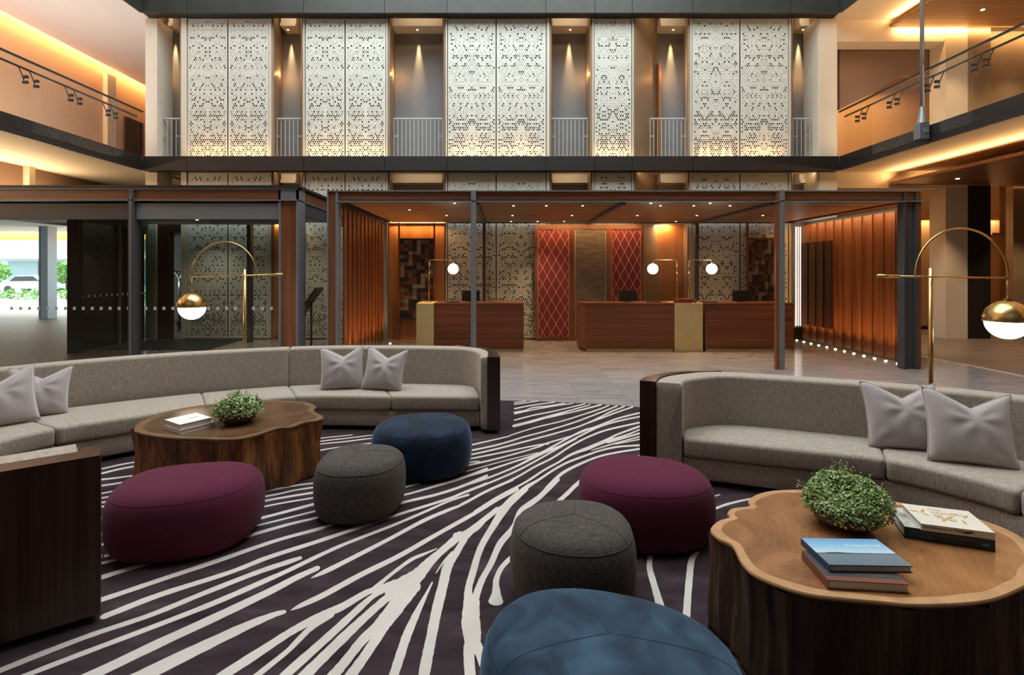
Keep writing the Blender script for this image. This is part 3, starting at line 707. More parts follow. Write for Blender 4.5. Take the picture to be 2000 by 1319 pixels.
for px, lab in ((883, 'left'), (1279, 'middle'), (1388, 'right')):
    Y = YD+0.15; bx('writing_pad', X_(px-13, Y), X_(px+13, Y), Y-0.02, Y+0.22, ZD, ZD+0.02, M['screen_black'], label='flat black pad lying under the globe lamp of the %s desk' % lab, cat='pad', group='black pads on the reception desks', bevel=0.004)
Y = YD+0.03
t_ = thing('leather_box', 'red leather box on the brass panel of the middle desk', 'box', (X_(1337, Y), Y, ZD))
bx('box_body', X_(1325, Y), X_(1353, Y), Y, Y+0.15, ZD, ZD+0.055, M['red_leather'], t_, bevel=0.008)
bx('lid', X_(1324, Y), X_(1354, Y), Y-0.005, Y+0.155, ZD+0.055, ZD+0.09, M['red_leather'], t_, bevel=0.01)
for px, nm in ((1320, 'left'), (1359, 'right')):
    B().lathe([(0.035, 0), (0.04, 0.05), (0.025, 0.07)], (X_(px, Y), Y+0.05, ZD), 14).build('small_pot', M['red_leather'], label='small dark red pot to the %s of the leather box' % nm, cat='pot', autos=40)

# ---- hanging woven panels on the wall behind the desks
m, nt, b = newmat('red_weave'); wv = N(nt, 'ShaderNodeTexWave', Scale=1.0, Distortion=1.0); wv.bands_direction = 'X'
nt.links.new(coords(nt, (9, 1, 9), False, (0, 0.6, 0)), wv.inputs['Vector'])
nt.links.new(ramp(nt, wv.outputs['Fac'], [(0.35, (0.085, 0.010, 0.012)), (0.6, (0.27, 0.040, 0.042))]), b.inputs['Base Color']); b.inputs['Roughness'].default_value = 0.85
M['red_weave'] = m
m, nt, b = newmat('dark_weave'); ck = N(nt, 'ShaderNodeTexChecker', Scale=1.0); nt.links.new(coords(nt, (46, 46, 46), False, (0, 0.785, 0)), ck.inputs['Vector'])
ck.inputs['Color1'].default_value = (0.38, 0.32, 0.25, 1); ck.inputs['Color2'].default_value = (0.025, 0.022, 0.022, 1)
nz = N(nt, 'ShaderNodeTexNoise', Scale=1.0, Detail=3.0); nt.links.new(coords(nt, (3, 3, 12), False), nz.inputs['Vector'])
mx = nt.nodes.new('ShaderNodeMix'); mx.data_type = 'RGBA'; mx.blend_type = 'MULTIPLY'; mx.inputs[0].default_value = 0.8
nt.links.new(ck.outputs[0], mx.inputs[6]); nt.links.new(ramp(nt, nz.outputs['Fac'], [(0.35, (0.35, 0.4, 0.45)), (0.65, (1, 0.75, 0.6))]), mx.inputs[7])
nt.links.new(mx.outputs[2], b.inputs['Base Color']); b.inputs['Roughness'].default_value = 0.8
M['dark_weave'] = m
M['pink'] = plain('pink_cord', (0.62, 0.24, 0.20), 0.8)
YA = 12.70
def hanging(px0, px1, label, red, frame_m='wood_red_z'):
    xa, xb = X_(px0, YA), X_(px1, YA); z0, z1 = 0.0, 2.885
    t_ = thing('woven_hanging', label, 'wall hanging', ((xa+xb)/2, YA, 0), group='tall woven panels behind the desks')
    fw = 0.06
    bx('side_stile', xa, xa+fw, YA-0.03, YA+0.04, z0, z1, M[frame_m], t_); bx('side_stile', xb-fw, xb, YA-0.03, YA+0.04, z0, z1, M[frame_m], t_)
    bx('cross_rail', xa+fw, xb-fw, YA-0.03, YA+0.04, z0+0.0, z0+0.07, M['wood_red_x'], t_); bx('cross_rail', xa+fw, xb-fw, YA-0.02, YA+0.03, z1-0.12, z1, M['wood_red_x'], t_)
    xa += fw+0.01; xb -= fw+0.01; za, zb = 0.08, z1-0.14
    bx('woven_panel', xa, xb, YA, YA+0.02, za, zb, M['red_weave'] if red else M['dark_weave'], t_)
    q = B()
    for x in (xa, xb-0.014): q.box(x, x+0.014, YA-0.012, YA, za, zb)
    q.build('edge_cord', M['pink'] if red else M['rail_white'], t_)
    if red:
        q = B(); W = xb-xa; cw = W/3.5; ch = 0.40 if True else 0
        def seg(x0, z0_, x1, z1_):
            # clip to panel
            pts = []
            dx_, dz_ = x1-x0, z1_-z0_; t0_, t1_ = 0, 1
            for p_, q_ in ((-dx_, x0-xa), (dx_, xb-x0), (-dz_, z0_-za), (dz_, zb-z0_)):
                if abs(p_) < 1e-9:
                    if q_ < 0: return
                    continue
                r_ = q_/p_
                if p_ < 0: t0_ = max(t0_, r_)
                else: t1_ = min(t1_, r_)
            if t0_ >= t1_: return
            a = Vector((x0+dx_*t0_, 0, z0_+dz_*t0_)); c = Vector((x0+dx_*t1_, 0, z0_+dz_*t1_)); d = (c-a)
            if d.length < 0.01: return
            d.normalize(); n_ = Vector((-d.z, 0, d.x))*0.008
            vs = []
            for yy in (YA-0.008, YA): vs += [(a+n_).to_tuple(), (c+n_).to_tuple(), (c-n_).to_tuple(), (a-n_).to_tuple()]
            vs = [(v[0], YA-0.008 if i < 4 else YA, v[2]) for i, v in enumerate(vs)]
            q.add(vs, [(0, 1, 2, 3), (0, 4, 5, 1), (1, 5, 6, 2), (2, 6, 7, 3), (3, 7, 4, 0)])
        H = zb-za; k = -12
        while k < 16:
            xs = xa+k*cw+cw*0.2; run = H/ch*cw*1.0
            seg(xs, za, xs+run, zb); seg(xs, zb, xs+run, za); k += 1
        q.build('diamond_cord', M['pink'], t_)
hanging(1045, 1117, 'tall red woven panel with pink diamonds, left of the dark one', True)
hanging(1117.5, 1189, 'tall dark grey-brown woven panel between the two red ones', False)
hanging(1189.5, 1257, 'tall red woven panel with pink diamonds, right of the dark one', True)
def patch(px0, px1, py0, py1, seed, label, pal, sidestile=True):
    Y = 12.72; xa, xb = X_(px0, Y), X_(px1, Y); z1, z0 = Z_(py0, Y), Z_(py1, Y)
    t_ = thing('patchwork_hanging', label, 'wall hanging', ((xa+xb)/2, Y, z0-0.03))
    q = B(); q.box(xa-0.05, xa-0.01, Y-0.02, Y+0.03, 0 if sidestile else z0, 2.93); q.box(xb+0.01, xb+0.05, Y-0.02, Y+0.03, z0-0.03, 2.93)
    q.build('side_stile', M['wood_red_z'], t_)
    q = B(); q.box(xa-0.01, xb+0.01, Y-0.02, Y+0.03, z1, z1+0.04); q.box(xa-0.01, xb+0.01, Y-0.02, Y+0.03, z0-0.04, z0); q.build('cross_rail', M['walnut'], t_)
    rg = random.Random(seed); nx, ny = 8, 21; q = B(); grid = {}
    # stair-stepped runs of light and brown patches over dark ones
    for j in range(ny):
        for i in range(nx):
            k = (i+2*(j//3)+seed) % 7
            if k == 0 or (j % 3 == 0 and k in (1, 2)): cc = 4 if rg.random() < 0.6 else 3
            elif k == 4 or (j % 3 == 1 and k in (5,)): cc = rg.choice((1, 2, 3))
            else: cc = rg.choice((0, 0, 0, 1, 2))
            grid[i, j] = cc
    for j in range(ny):
        for i in range(nx):
            dpt = 0.004*rg.random()
            q.box(xa+(xb-xa)*i/nx+0.001, xa+(xb-xa)*(i+1)/nx-0.001, Y-0.012-dpt, Y, z1-(z1-z0)*(j+1)/ny+0.001, z1-(z1-z0)*j/ny-0.001, grid[i, j])
    o = q.build('patchwork', [plain('patch', c, 0.85) for c in pal], t_, kind='stuff')
    bx('backing', xa-0.01, xb+0.01, Y, Y+0.02, z0, z1, M['black'], t_)
pal1 = [(0.014, 0.013, 0.022), (0.06, 0.022, 0.020), (0.11, 0.052, 0.03), (0.14, 0.10, 0.08), (0.23, 0.18, 0.145)]
patch(782, 846, 469, 621, 3, 'dark patchwork hanging in a timber frame, left of the reception desks', pal1)
patch(1462, 1512, 468, 612, 8, 'dark red and brown patchwork hanging behind the right desk monitor', [(0.014, 0.010, 0.012), (0.06, 0.016, 0.012), (0.085, 0.03, 0.02), (0.07, 0.05, 0.04), (0.16, 0.12, 0.10)])
# timber panels and floor strip around the left patchwork
st('panel_behind_patchwork', X_(760, 12.9), X_(868, 12.9), 12.9, 13.0, 0.0, 3.0, M['wood_copper'])
B().tube([(X_(775, 12.4), 12.4, 0.45), (X_(795, 12.4), 12.4, 0.45)], 0.03, 8)
# extra dark stile and post at the far end of the left fins
bx('steel_angle', X_(747, 12.5), X_(756, 12.5), 12.5, 12.6, 0, 2.93, M['steel_light'], can)

# ---- entry box (glazed vestibule)
ves = thing('entry_vestibule', 'glazed entry box with dark steel posts and a timber fascia, left side', 'vestibule', (-6.4, 11.0, 0))
xa, xb = -11.6, X_(583, YP)
zr = 3.17
q = B(); q.box(xa, xb+0.03, YP-0.06, 12.69, zr, zr+0.045); q.build('roof', M['bronze'], ves)
bx('fascia_board', xa, X_(545, YP), YP, YP+0.05, Z_(391, YP), zr-0.03, M['wood_red_x'], ves)
bx('fascia_board', xb-0.06, xb-0.02, YP+0.1, 12.6, Z_(391, YP), zr-0.03, M['wood_red_y'], ves)
q = B(); q.box(xa, xb, YP-0.04, YP+0.12, Z_(392.5, YP), Z_(390.5, YP)); q.box(xa, xb, YP-0.04, YP+0.12, zr-0.03, zr); q.box(xb-0.12, xb, YP, 12.6, Z_(392.5, YP), Z_(390.5, YP)); q.build('flange', M['steel'], ves)
bx('header', X_(265, YP), X_(545, YP), YP+0.02, YP+0.09, Z_(428, YP), Z_(397, YP), M['steel'], ves)
bx('header', xa, X_(252, YP), YP+0.04, YP+0.10, Z_(428, YP), Z_(397, YP), M['steel_dark'], ves)
bx('track', X_(265, YP), X_(405, YP), YP+0.10, YP+0.15, Z_(437, YP), Z_(429, YP), M['steel'], ves)
bx('track', X_(406, YP), X_(545, YP), YP+0.14, YP+0.19, Z_(437, YP), Z_(429, YP), M['steel'], ves)
q = B(); q.box(X_(253, YP), X_(264, YP), YP-0.04, YP+0.14, 0, zr-0.03); q.build('post', M['steel_dark'], ves)
q = B(); q.box(X_(256.5, YP), X_(259, YP), YP-0.045, YP-0.04, 0, zr-0.1); q.build('post_edge', M['steel'], ves)
q = B(); q.box(X_(545, YP), X_(549, YP), YP-0.02, YP+0.30, 0, zr); q.box(X_(579, YP), X_(583, YP), YP-0.02, YP+0.30, 0, zr); q.build('post', M['steel'], ves)
bx('post_infill', X_(549, YP), X_(579, YP), YP+0.02, YP+0.28, 0, Z_(391, YP), M['wood_red_z'], ves)
bx('corner_box', X_(545, YP), X_(583, YP), YP-0.02, YP+0.02, Z_(391, YP), zr, M['steel'], ves)
bx('header', xb-0.08, xb-0.02, YP+0.3, 12.6, Z_(430, 10), Z_(391, YP)-0.01, M['steel_dark'], ves)
bx('rear_post', X_(484, 12.4), X_(491, 12.4), 12.35, 12.5, 0, 3.0, M['steel_dark'], ves)
# ceiling inside
bx('inner_ceiling', xa, xb-0.1, YP+0.2, 12.69, 2.93, 2.96, M['steel_dark'], ves)
# glass front and side
for a, b_ in ((-60, 90), (91, 252), (265, 405), (406, 545)):
    bx('glass_pane', X_(a, YP+0.06), X_(b_, YP+0.06), YP+0.055, YP+0.067, 0.01, Z_(428, YP), M['glass'], ves)
bx('glass_pane', xb-0.056, xb-0.044, YP+0.32, 12.6, 0.01, 2.70, M['glass'], ves)
q = B()
k = 0; px = 17.0
while px < 545:
    if not 246 < px < 268:
        q.box(X_(px-2.8, YP), X_(px+2.8, YP), YP+0.052, YP+0.0545, Z_(606, YP), Z_(600, YP))
    px += 17.6
q.build('frit_squares', M['frit'], ves, kind='stuff')
# inner glazed leaf running back at the left, with its frame post
bx('inner_post', -9.14, -8.94, 10.70, 10.86, 0, 2.93, M['black'], ves)
bx('inner_glass', -9.06, -9.048, 10.9, 12.95, 0.01, 2.85, M['glass_dark'], ves)
bx('inner_mullion', -9.08, -9.02, 12.0, 12.05, 0, 2.9, M['steel'], ves)
bx('inner_head', -9.12, -9.0, 10.86, 12.95, 2.78, 2.93, M['steel_dark'], ves)
q = B()
for k in range(12): q.box(-9.045, -9.042, 10.95+k*0.165, 11.0+k*0.165, 1.15, 1.21)
q.build('frit_squares', M['frit'], ves, kind='stuff')
bx('inner_wall_glass', X_(268, 12.9), X_(303, 12.9), 12.9, 12.92, 0.02, 2.9, M['glass_dark'], ves)
# floor mat
q = B().prism([G(190, 684), G(404, 684.5), G(474, 664), G(300, 664)], 0.001, 0.014)
q.build('door_mat', M['black'], label='dark ribbed entrance mat on the floor inside the glazed entry', cat='mat')
st('vestibule_light_slot', X_(535, 12.9), X_(546, 12.9), 12.9, 12.96, 0.1, 2.9, M['wood_copper'])
area('slot_cove', (X_(561, 12.9), 12.88, 2.9), (math.radians(10), 0, 0), 0.6, 0.04, 6, WARM)
st('panel_timber_entry', X_(531, 12.96), X_(592, 12.96), 12.97, 13.0, 0.0, 2.99, M['wood_copper'])
st('wall_street_left', -9.0, X_(303, 13.0), 13.0, 13.2, 0, 3.0, M['walnut_dark_wall'])
# menu lectern between the entry box and the fins
Y = 10.3; xp = X_(608, Y)
t_ = thing('lectern', 'slanted brown timber lectern on a slim post beside the entry box', 'lectern', (xp, Y, 0))
B().lathe([(0.16, 0), (0.16, 0.015), (0.02, 0.02)], (xp, Y, 0), 20).build('base', M['walnut'], t_, autos=40)
B().tube([(xp, Y, 0.015), (xp, Y, Z_(590, Y))], 0.022, 10).build('post', M['wood_red_z'], t_, smooth=True)
pA = (X_(588, Y), Z_(617, Y)); pB = (X_(626, Y), Z_(564, Y))
d = Vector((pB[0]-pA[0], pB[1]-pA[1])).normalized(); n_ = Vector((-d.y, d.x))
q = B().prism_y([pA, pB, (pB[0]+n_.x*0.05, pB[1]+n_.y*0.05), (pA[0]+n_.x*0.05, pA[1]+n_.y*0.05)], Y-0.18, Y+0.2); q.build('reading_board', M['walnut'], t_, bevel=0.005)
q = B().prism_y([(pA[0]-0.02, pA[1]-0.0), (pA[0]+0.05, pA[1]-0.01), (pA[0]+0.05+n_.x*0.09, pA[1]+n_.y*0.09), (pA[0]-0.02+n_.x*0.09, pA[1]+n_.y*0.09)], Y-0.18, Y+0.2); q.build('ledge', M['walnut'], t_)
# luggage trolley outside the far opening
Y = 15.6
t_ = thing('luggage_trolley', 'chrome luggage trolley standing outside behind the glazed entry', 'trolley', (X_(345, Y), Y, -0.02))
xa_, xb_ = X_(333, Y), X_(368, Y)
q = B(); q.box(xa_, xb_, Y-0.4, Y+0.4, 0.22, 0.27); q.build('platform', M['bronze'], t_, bevel=0.01)
for yy in (Y-0.36, Y+0.36):
    pts = [(xa_+0.03, yy, 0.27), (xa_+0.03, yy, 1.3)]+[((xa_+xb_)/2-(xb_-xa_-0.06)/2*math.cos(PI*k/12), yy, 1.3+0.42*math.sin(PI*k/12)) for k in range(1, 12)]+[(xb_-0.03, yy, 1.3), (xb_-0.03, yy, 0.27)]
    B().tube(pts, 0.02, 10).build('hoop', M['chrome'], t_, smooth=True)
B().tube([((xa_+xb_)/2, Y-0.36, 1.72), ((xa_+xb_)/2, Y+0.36, 1.72)], 0.016, 8).build('hanging_rail', M['chrome'], t_, smooth=True)
for xx in (xa_+0.06, xb_-0.06):
    for yy in (Y-0.3, Y+0.3):
        B().tube([(xx-0.02, yy, 0.08), (xx+0.02, yy, 0.08)], 0.10, 16).build('wheel', M['black'], t_, autos=40)
        
# ---- the street outside the entry
st('street', -90, -12.2, -20, 90, -0.3, -0.03, plain('pale_paving', (0.42, 0.42, 0.40), 0.9))
st('forecourt', -45, -12.2, -20, 19.6, -0.3, -0.02, M['cobble'])
st('street_pillar', X_(80, 18.9), X_(93, 18.9), 18.9, 19.3, -0.02, 3.4, M['steel'])
st('street_pillar_face', X_(73, 18.9), X_(80, 18.9), 18.95, 19.3, -0.02, 3.4, M['steel_dark'])
cn = thing('street_canopy', 'pale canopy with an orange-lit edge outside the entry', 'canopy', (-20, 17, 2.9))
bx('soffit', -45, -11.9, -4, 24, 3.40, 3.5, M['white_plaster'], cn)
bx('lit_edge', -45, -11.9, 21.9, 22.0, 3.08, 3.40, plain('orange_glow_tint', (0.9, 0.5, 0.16), 0.8), cn)  # orange glow of the lit edge is put into its colour
area('canopy_edge_light', (-22, 21.6, 3.34), (math.radians(-100), 0, math.radians(180)), 20, 0.1, 300, WARM)
far = thing('street_building', 'pale grey building across the street with shop windows', 'building', (-55, 60, 0))
bx('facade', -110, -20, 62, 66, -0.03, 14, plain('pale_facade', (0.5, 0.52, 0.52), 0.9), far)
bx('awning', -110, -20, 60, 62, 3.3, 3.6, M['white_plaster'], far)
for k in range(14):
    x = -95+k*5; q = bx('shop_window', x, x+3.6, 61.9, 62.0, 0.2, 3.0, plain('shop_glass', (0.16, 0.22, 0.24), 0.3), far)
for k in range(6):
    bx('louvre', -52, -40, 61.6, 61.9, 4.4+k*0.6, 4.65+k*0.6, plain('orange_brown_louvre', (0.42, 0.20, 0.10), 0.7), far)
car_n = ['silver car parked on the street seen past the pillar, nearer the left edge', 'white car parked on the street, right of the pillar']
for ci, (cx_, cc) in enumerate(((-38.5, (0.35, 0.36, 0.38)), (-33.2, (0.6, 0.6, 0.62)))):
    cy_ = 42; t_ = thing('car', car_n[ci], 'car', (cx_, cy_, -0.03))
    prof = [(-2.2, 0.35), (-2.2, 0.8), (-1.5, 0.95), (-0.9, 1.42), (0.7, 1.45), (1.3, 1.0), (2.1, 0.85), (2.25, 0.6), (2.2, 0.35)]
    B().prism_y([(cx_+x, z) for x, z in prof], cy_-0.85, cy_+0.85).build('body', plain('car_paint', cc, 0.3), t_, bevel=0.08)
    B().prism_y([(cx_+x, z) for x, z in ((-1.3, 0.98), (-0.82, 1.36), (0.62, 1.38), (1.1, 1.0))], cy_-0.87, cy_+0.87).build('windows', M['black'], t_)
    for wx in (-1.4, 1.4):
        for wy in (-0.75, 0.75):
            B().tube([(cx_+wx, cy_+wy-0.12, 0.30), (cx_+wx, cy_+wy+0.12, 0.30)], 0.32, 18).build('wheel', M['black'], t_, autos=40)
M['leaf_far'] = plain('street_leaf', (0.16, 0.30, 0.07), 0.8, 0, 0.4, 2)
def blob_leaves(q, c, rx, ry, rz, n, s, rg, full=True):
    for _ in range(n):
        th = rg.random()*2*PI; ph = math.acos(2*rg.random()-1); rr = (0.55+0.45*rg.random())
        p = Vector((c[0]+rx*rr*math.sin(ph)*math.cos(th), c[1]+ry*rr*math.sin(ph)*math.sin(th), c[2]+rz*rr*math.cos(ph)))
        a = Vector((rg.gauss(0, 1), rg.gauss(0, 1), rg.gauss(0, 1))).normalized(); b_ = a.orthogonal().normalized(); c2 = a.cross(b_)
        q.add([p-b_*s, p+c2*s*0.6, p+b_*s, p-c2*s*0.6], [(0, 1, 2, 3)])
rg = random.Random(5)
hd = thing('hedge', 'low green hedge in a planter along the street', 'hedge', (-30, 29, 0))
bx('planter', -46, -17, 28.4, 29.6, -0.03, 0.12, M['white_plaster'], hd)
q = B()
for k in range(70):
    x = -46+29*k/70; blob_leaves(q, (x, 29, 0.42), 0.5, 0.5, 0.28+0.12*rg.random(), 40, 0.09, rg)
q.build('foliage', M['leaf_far'], hd)
for ti, (x, y, lab) in enumerate(((-33, 33, 'small green street tree near the left edge, behind the hedge'), (-26.5, 31, 'small green street tree just right of the street pillar'))):
    t_ = thing('street_tree', lab, 'tree', (x, y, 0))
    B().tube([(x, y, -0.03), (x, y, 1.4)], 0.06, 8).build('trunk', M['walnut'], t_, smooth=True)
    q = B(); blob_leaves(q, (x, y, 1.7), 1.0, 0.8, 0.7, 500, 0.14, rg); q.build('crown', M['leaf_far'], t_)

for (x, y) in ((-7.2, 10.2), (-5.2, 10.2), (-7.2, 12.0), (-5.0, 11.9)):  # lights and discs added to brighten the inside of the entry box
    B().lathe([(0.03, 0), (0.03, 0.008)], (x, y, 2.922), 14).build('entry_fill_disc', M['lamp_disc'], label='small round added fill light in the ceiling of the glazed entry box, %s' % ('front left' if (x < -6 and y < 11) else 'front right' if y < 11 else 'rear left' if x < -6 else 'rear right'), cat='light', group='added fill lights of the entry box')
    spot('entry_fill_spot', (x, y, 2.9), (x, y+0.4, 0), 28, 110, (1.0, 0.9, 0.75), 0.9)
# ================================================================ RUG
RZ = 0.012
rug = thing('rug', 'large round plum rug with branching ivory lines under both seating groups', 'rug', (-0.44, -0.04, 0))
pts = []
for k in range(180):
    a = 2*PI*k/180; pts.append((-0.44+6.8*math.cos(a), max(-3.9, -0.04+6.8*math.sin(a))))
B().prism(pts, 0.0, 0.010).build('pile', M['rug'], rug)
S = []   # lines as read off the photograph: centre points (x, y) with line width, all in photo pixels; put down on the floor plane
def C(ox, oy, sc_, pts): S.append([(ox+x/sc_, oy+y/sc_, w_/sc_) for x, y, w_ in pts])
def P(pts): S.append(pts)
C1 = (190, 980, 3.8907); C2 = (560, 1000, 4.134); C3 = (500, 840, 4.0); C4 = (900, 780, 5.5556); C6 = (900, 930, 3.392); C7 = (600, 830, 12.5); C8 = (1220, 960, 5.0714)
P([(150, 1186, 9), (199, 1171.5, 9), (313, 1133, 8), (421, 1097, 8), (498, 1070, 7), (550, 1053, 6), (620, 1034, 6), (660, 1021, 5), (720, 1002, 5), (786, 982, 5), (850, 967, 5), (900, 951, 5), (950, 930, 5)])
P([(206, 1203.5, 10), (225, 1196, 10), (313, 1162, 10), (447, 1119, 8), (524, 1089, 8), (620, 1058, 7), (712, 1027, 6), (782, 1004, 5), (875, 975, 5), (900, 965, 5), (950, 945, 4.5)])
P([(0, 1310, 10), (90, 1274, 10), (180, 1240, 9), (293, 1202, 9), (396, 1160, 9), (498, 1120, 9), (560, 1099, 9), (584, 1091, 7)])
P([(-60, 1364, 9), (52, 1319, 9), (150, 1281, 9), (306, 1222, 9), (421, 1177, 10), (524, 1132, 9), (560, 1116, 8), (633, 1081, 7), (681, 1060, 6), (766, 1027, 5), (825, 1002, 5), (875, 980, 4), (914, 967, 4)])
P([(60, 1370, 18), (180, 1319, 18), (306, 1259, 17), (421, 1206, 15), (524, 1157, 13), (580, 1128, 11), (618, 1111, 9)])
P([(210, 1352, 26), (290, 1315, 24), (370, 1276, 22), (473, 1227, 17), (530, 1203, 11), (553, 1196, 8)])
P([(609, 1129, 2), (630, 1119, 8), (657, 1106, 9), (753, 1057, 7), (826, 1018, 7), (877, 996, 6), (900, 987, 5), (950, 960, 5), (1000, 938, 5)])
P([(569, 1192, 2), (590, 1182, 9), (633, 1162, 11), (705, 1123, 10), (778, 1087, 9), (850, 1046, 8), (932, 1000, 7), (970, 977, 6), (1010, 956, 6)])
# between plum pouf and table
for L in ([(150, 1143, 9), (199, 1128, 9), (257, 1110, 7), (400, 1072, 6), (509, 1040, 6), (570, 1023, 5), (635, 1007, 4), (760, 968, 4), (789, 967, 3.5), (850, 950, 4.5), (900, 935, 4.5), (950, 916, 4)],
          [(150, 1110, 5), (199, 1100, 5), (229, 1093, 5), (400, 1050, 4), (514, 1024, 3.5), (622, 997, 3.5), (700, 977, 3), (791, 952, 2.5), (820, 945, 2)],
          [(150, 1096, 5), (199, 1087, 5), (220, 1083, 5), (400, 1037, 5), (515, 1011, 5), (617, 984, 5), (690, 965, 3)],
          [(150, 1073, 4), (199, 1064, 4), (300, 1038, 3.5), (515, 990, 3), (615, 972, 3), (700, 955, 2)],
          [(150, 1052, 4), (199, 1043, 4), (300, 1022, 4), (515, 979, 4), (615, 962, 4)],
          [(199, 1026, 3.5), (300, 1007, 3.5), (518, 970, 3.5), (575, 958, 3), (615, 952, 3)],
          [(199, 1012, 3.5), (300, 993, 3.5), (450, 972, 3), (569, 950, 3), (614, 944, 3)],
          [(199, 990, 3.5), (300, 973, 3), (450, 954, 3), (612, 932, 2.5)], [(199, 982, 3), (300, 965, 3), (450, 945, 3), (613, 920, 2.5)],
          [(199, 973, 3), (300, 955, 3), (450, 932, 3), (615, 908, 2.5)], [(199, 964, 3), (300, 945, 3), (450, 920, 3), (617, 892, 2.5)],
          [(199, 949, 3.5), (238, 943, 3.5), (400, 917, 3), (600, 884, 2.5), (660, 874, 1.8), (727, 865.5, 2)],
          [(199, 937, 3.5), (261, 929, 3), (400, 905, 3), (600, 871.5, 2), (672, 863, 2), (728, 856, 2)],
          [(199, 925, 3.5), (263, 911, 3), (400, 893, 3), (624, 862.5, 2), (672, 857, 2), (728, 850, 1.6)],
          [(199, 916, 2.5), (263, 903, 2.5), (400, 884, 2), (625, 856.5, 1.6), (656, 853, 1.6), (687, 850, 1.4)]): P(L)
for L in ([(590, 35, 10), (700, 22, 9)], [(590, 55, 12), (700, 40, 10), (830, 20, 9)], [(590, 102, 14), (750, 70, 13), (1010, 33, 11)],
          [(590, 142, 15), (700, 122, 14), (780, 93, 14), (950, 73, 12), (1120, 43, 10)], [(590, 158, 13), (800, 112, 12), (1000, 76, 11), (1210, 46, 10)],
          [(590, 225, 15), (800, 172, 14), (1000, 132, 13), (1200, 86, 12), (1340, 53, 12)], [(590, 287, 30), (750, 247, 28), (950, 190, 24), (1200, 118, 14), (1400, 62, 12)],
          [(950, 200, 12), (1250, 130, 14), (1510, 64, 18)], [(120, 495, 16), (500, 408, 14), (540, 392, 13), (800, 310, 13), (1100, 237, 13), (1300, 175, 13), (1500, 110, 14), (1600, 70, 14)],
          [(120, 555, 17), (400, 495, 17), (700, 405, 16), (900, 352, 15), (1200, 262, 15), (1450, 170, 15), (1690, 76, 15)],
          [(120, 600, 17), (400, 537, 17), (800, 432, 17), (1100, 350, 16), (1300, 290, 16), (1500, 200, 15), (1620, 140, 15), (1770, 80, 15)],
          [(1290, 292, 12), (1500, 215, 16), (1700, 140, 15), (1860, 86, 15)], [(110, 645, 17), (400, 588, 16), (700, 525, 15), (880, 490, 16), (940, 486, 16)],
          [(80, 690, 16), (130, 680, 16), (195, 678, 14)], [(70, 720, 20), (300, 668, 17), (600, 590, 15), (850, 515, 16), (940, 476, 16), (1200, 400, 15), (1400, 322, 17), (1460, 312, 14)],
          [(0, 800, 9), (300, 716, 9), (550, 650, 9), (830, 582, 9)],
          [(0, 860, 19), (300, 770, 19), (600, 672, 18), (850, 590, 22), (1000, 512, 20), (1300, 352, 18), (1450, 305, 18), (1700, 210, 17), (1935, 150, 16)],
          [(0, 950, 19), (300, 852, 19), (600, 730, 20), (850, 600, 34), (1000, 540, 24), (1100, 498, 20), (1350, 370, 19), (1500, 300, 19), (1700, 240, 17), (1935, 190, 17)],
          [(0, 1030, 22), (300, 912, 20), (600, 782, 20), (850, 650, 18), (1100, 508, 18), (1250, 430, 16)],
          [(0, 1145, 24), (300, 992, 22), (600, 850, 21), (800, 735, 20), (1000, 635, 20), (1200, 505, 20), (1400, 402, 19), (1600, 330, 19), (1935, 255, 18)],
          [(150, 1222, 26), (400, 1062, 24), (700, 902, 22), (900, 772, 22), (1050, 690, 22), (1200, 600, 26), (1400, 525, 38), (1600, 432, 24), (1700, 382, 20), (1935, 296, 20)],
          [(1400, 530, 20), (1600, 452, 24), (1800, 388, 18), (1935, 332, 14)], [(1600, 470, 18), (1935, 372, 20)], [(1420, 556, 8), (1600, 500, 15), (1800, 445, 14), (1935, 408, 14)], [(1680, 488, 8), (1935, 436, 14)],
          [(450, 1210, 90), (560, 1100, 66), (700, 965, 46), (850, 872, 26), (1000, 772, 24), (1150, 690, 24), (1300, 632, 22), (1500, 562, 20), (1700, 518, 19), (1935, 500, 18)],
          [(640, 1222, 40), (850, 1070, 46), (950, 950, 40), (1100, 805, 34), (1300, 700, 26), (1500, 622, 22), (1700, 577, 20), (1935, 540, 20)],
          [(1060, 1110, 46), (1165, 1015, 44), (1270, 915, 42), (1500, 760, 34), (1935, 620, 24)]): C(*C4, L)
for L in ([(430, 85, 36), (310, 190, 54), (210, 340, 44), (130, 480, 42), (80, 640, 46), (50, 760, 50), (60, 900, 90)],
          [(640, 20, 36), (520, 140, 34), (400, 230, 36), (350, 340, 38), (260, 450, 42), (200, 580, 40), (140, 690, 42), (100, 800, 50), (80, 900, 60)],
          [(72, 830, 106), (66, 960, 120), (76, 1060, 116), (80, 1150, 104)], [(58, 1120, 74), (55, 1220, 74), (68, 1380, 70)], [(110, 1120, 60), (135, 1200, 62), (200, 1380, 64)],
          [(290, 195, 26), (180, 272, 28), (100, 342, 44), (20, 395, 40)], [(345, 530, 30), (270, 608, 32), (235, 690, 38), (235, 770, 56), (232, 832, 100)],
          [(286, 912, 60), (286, 1000, 62)]): C(*C6, L)
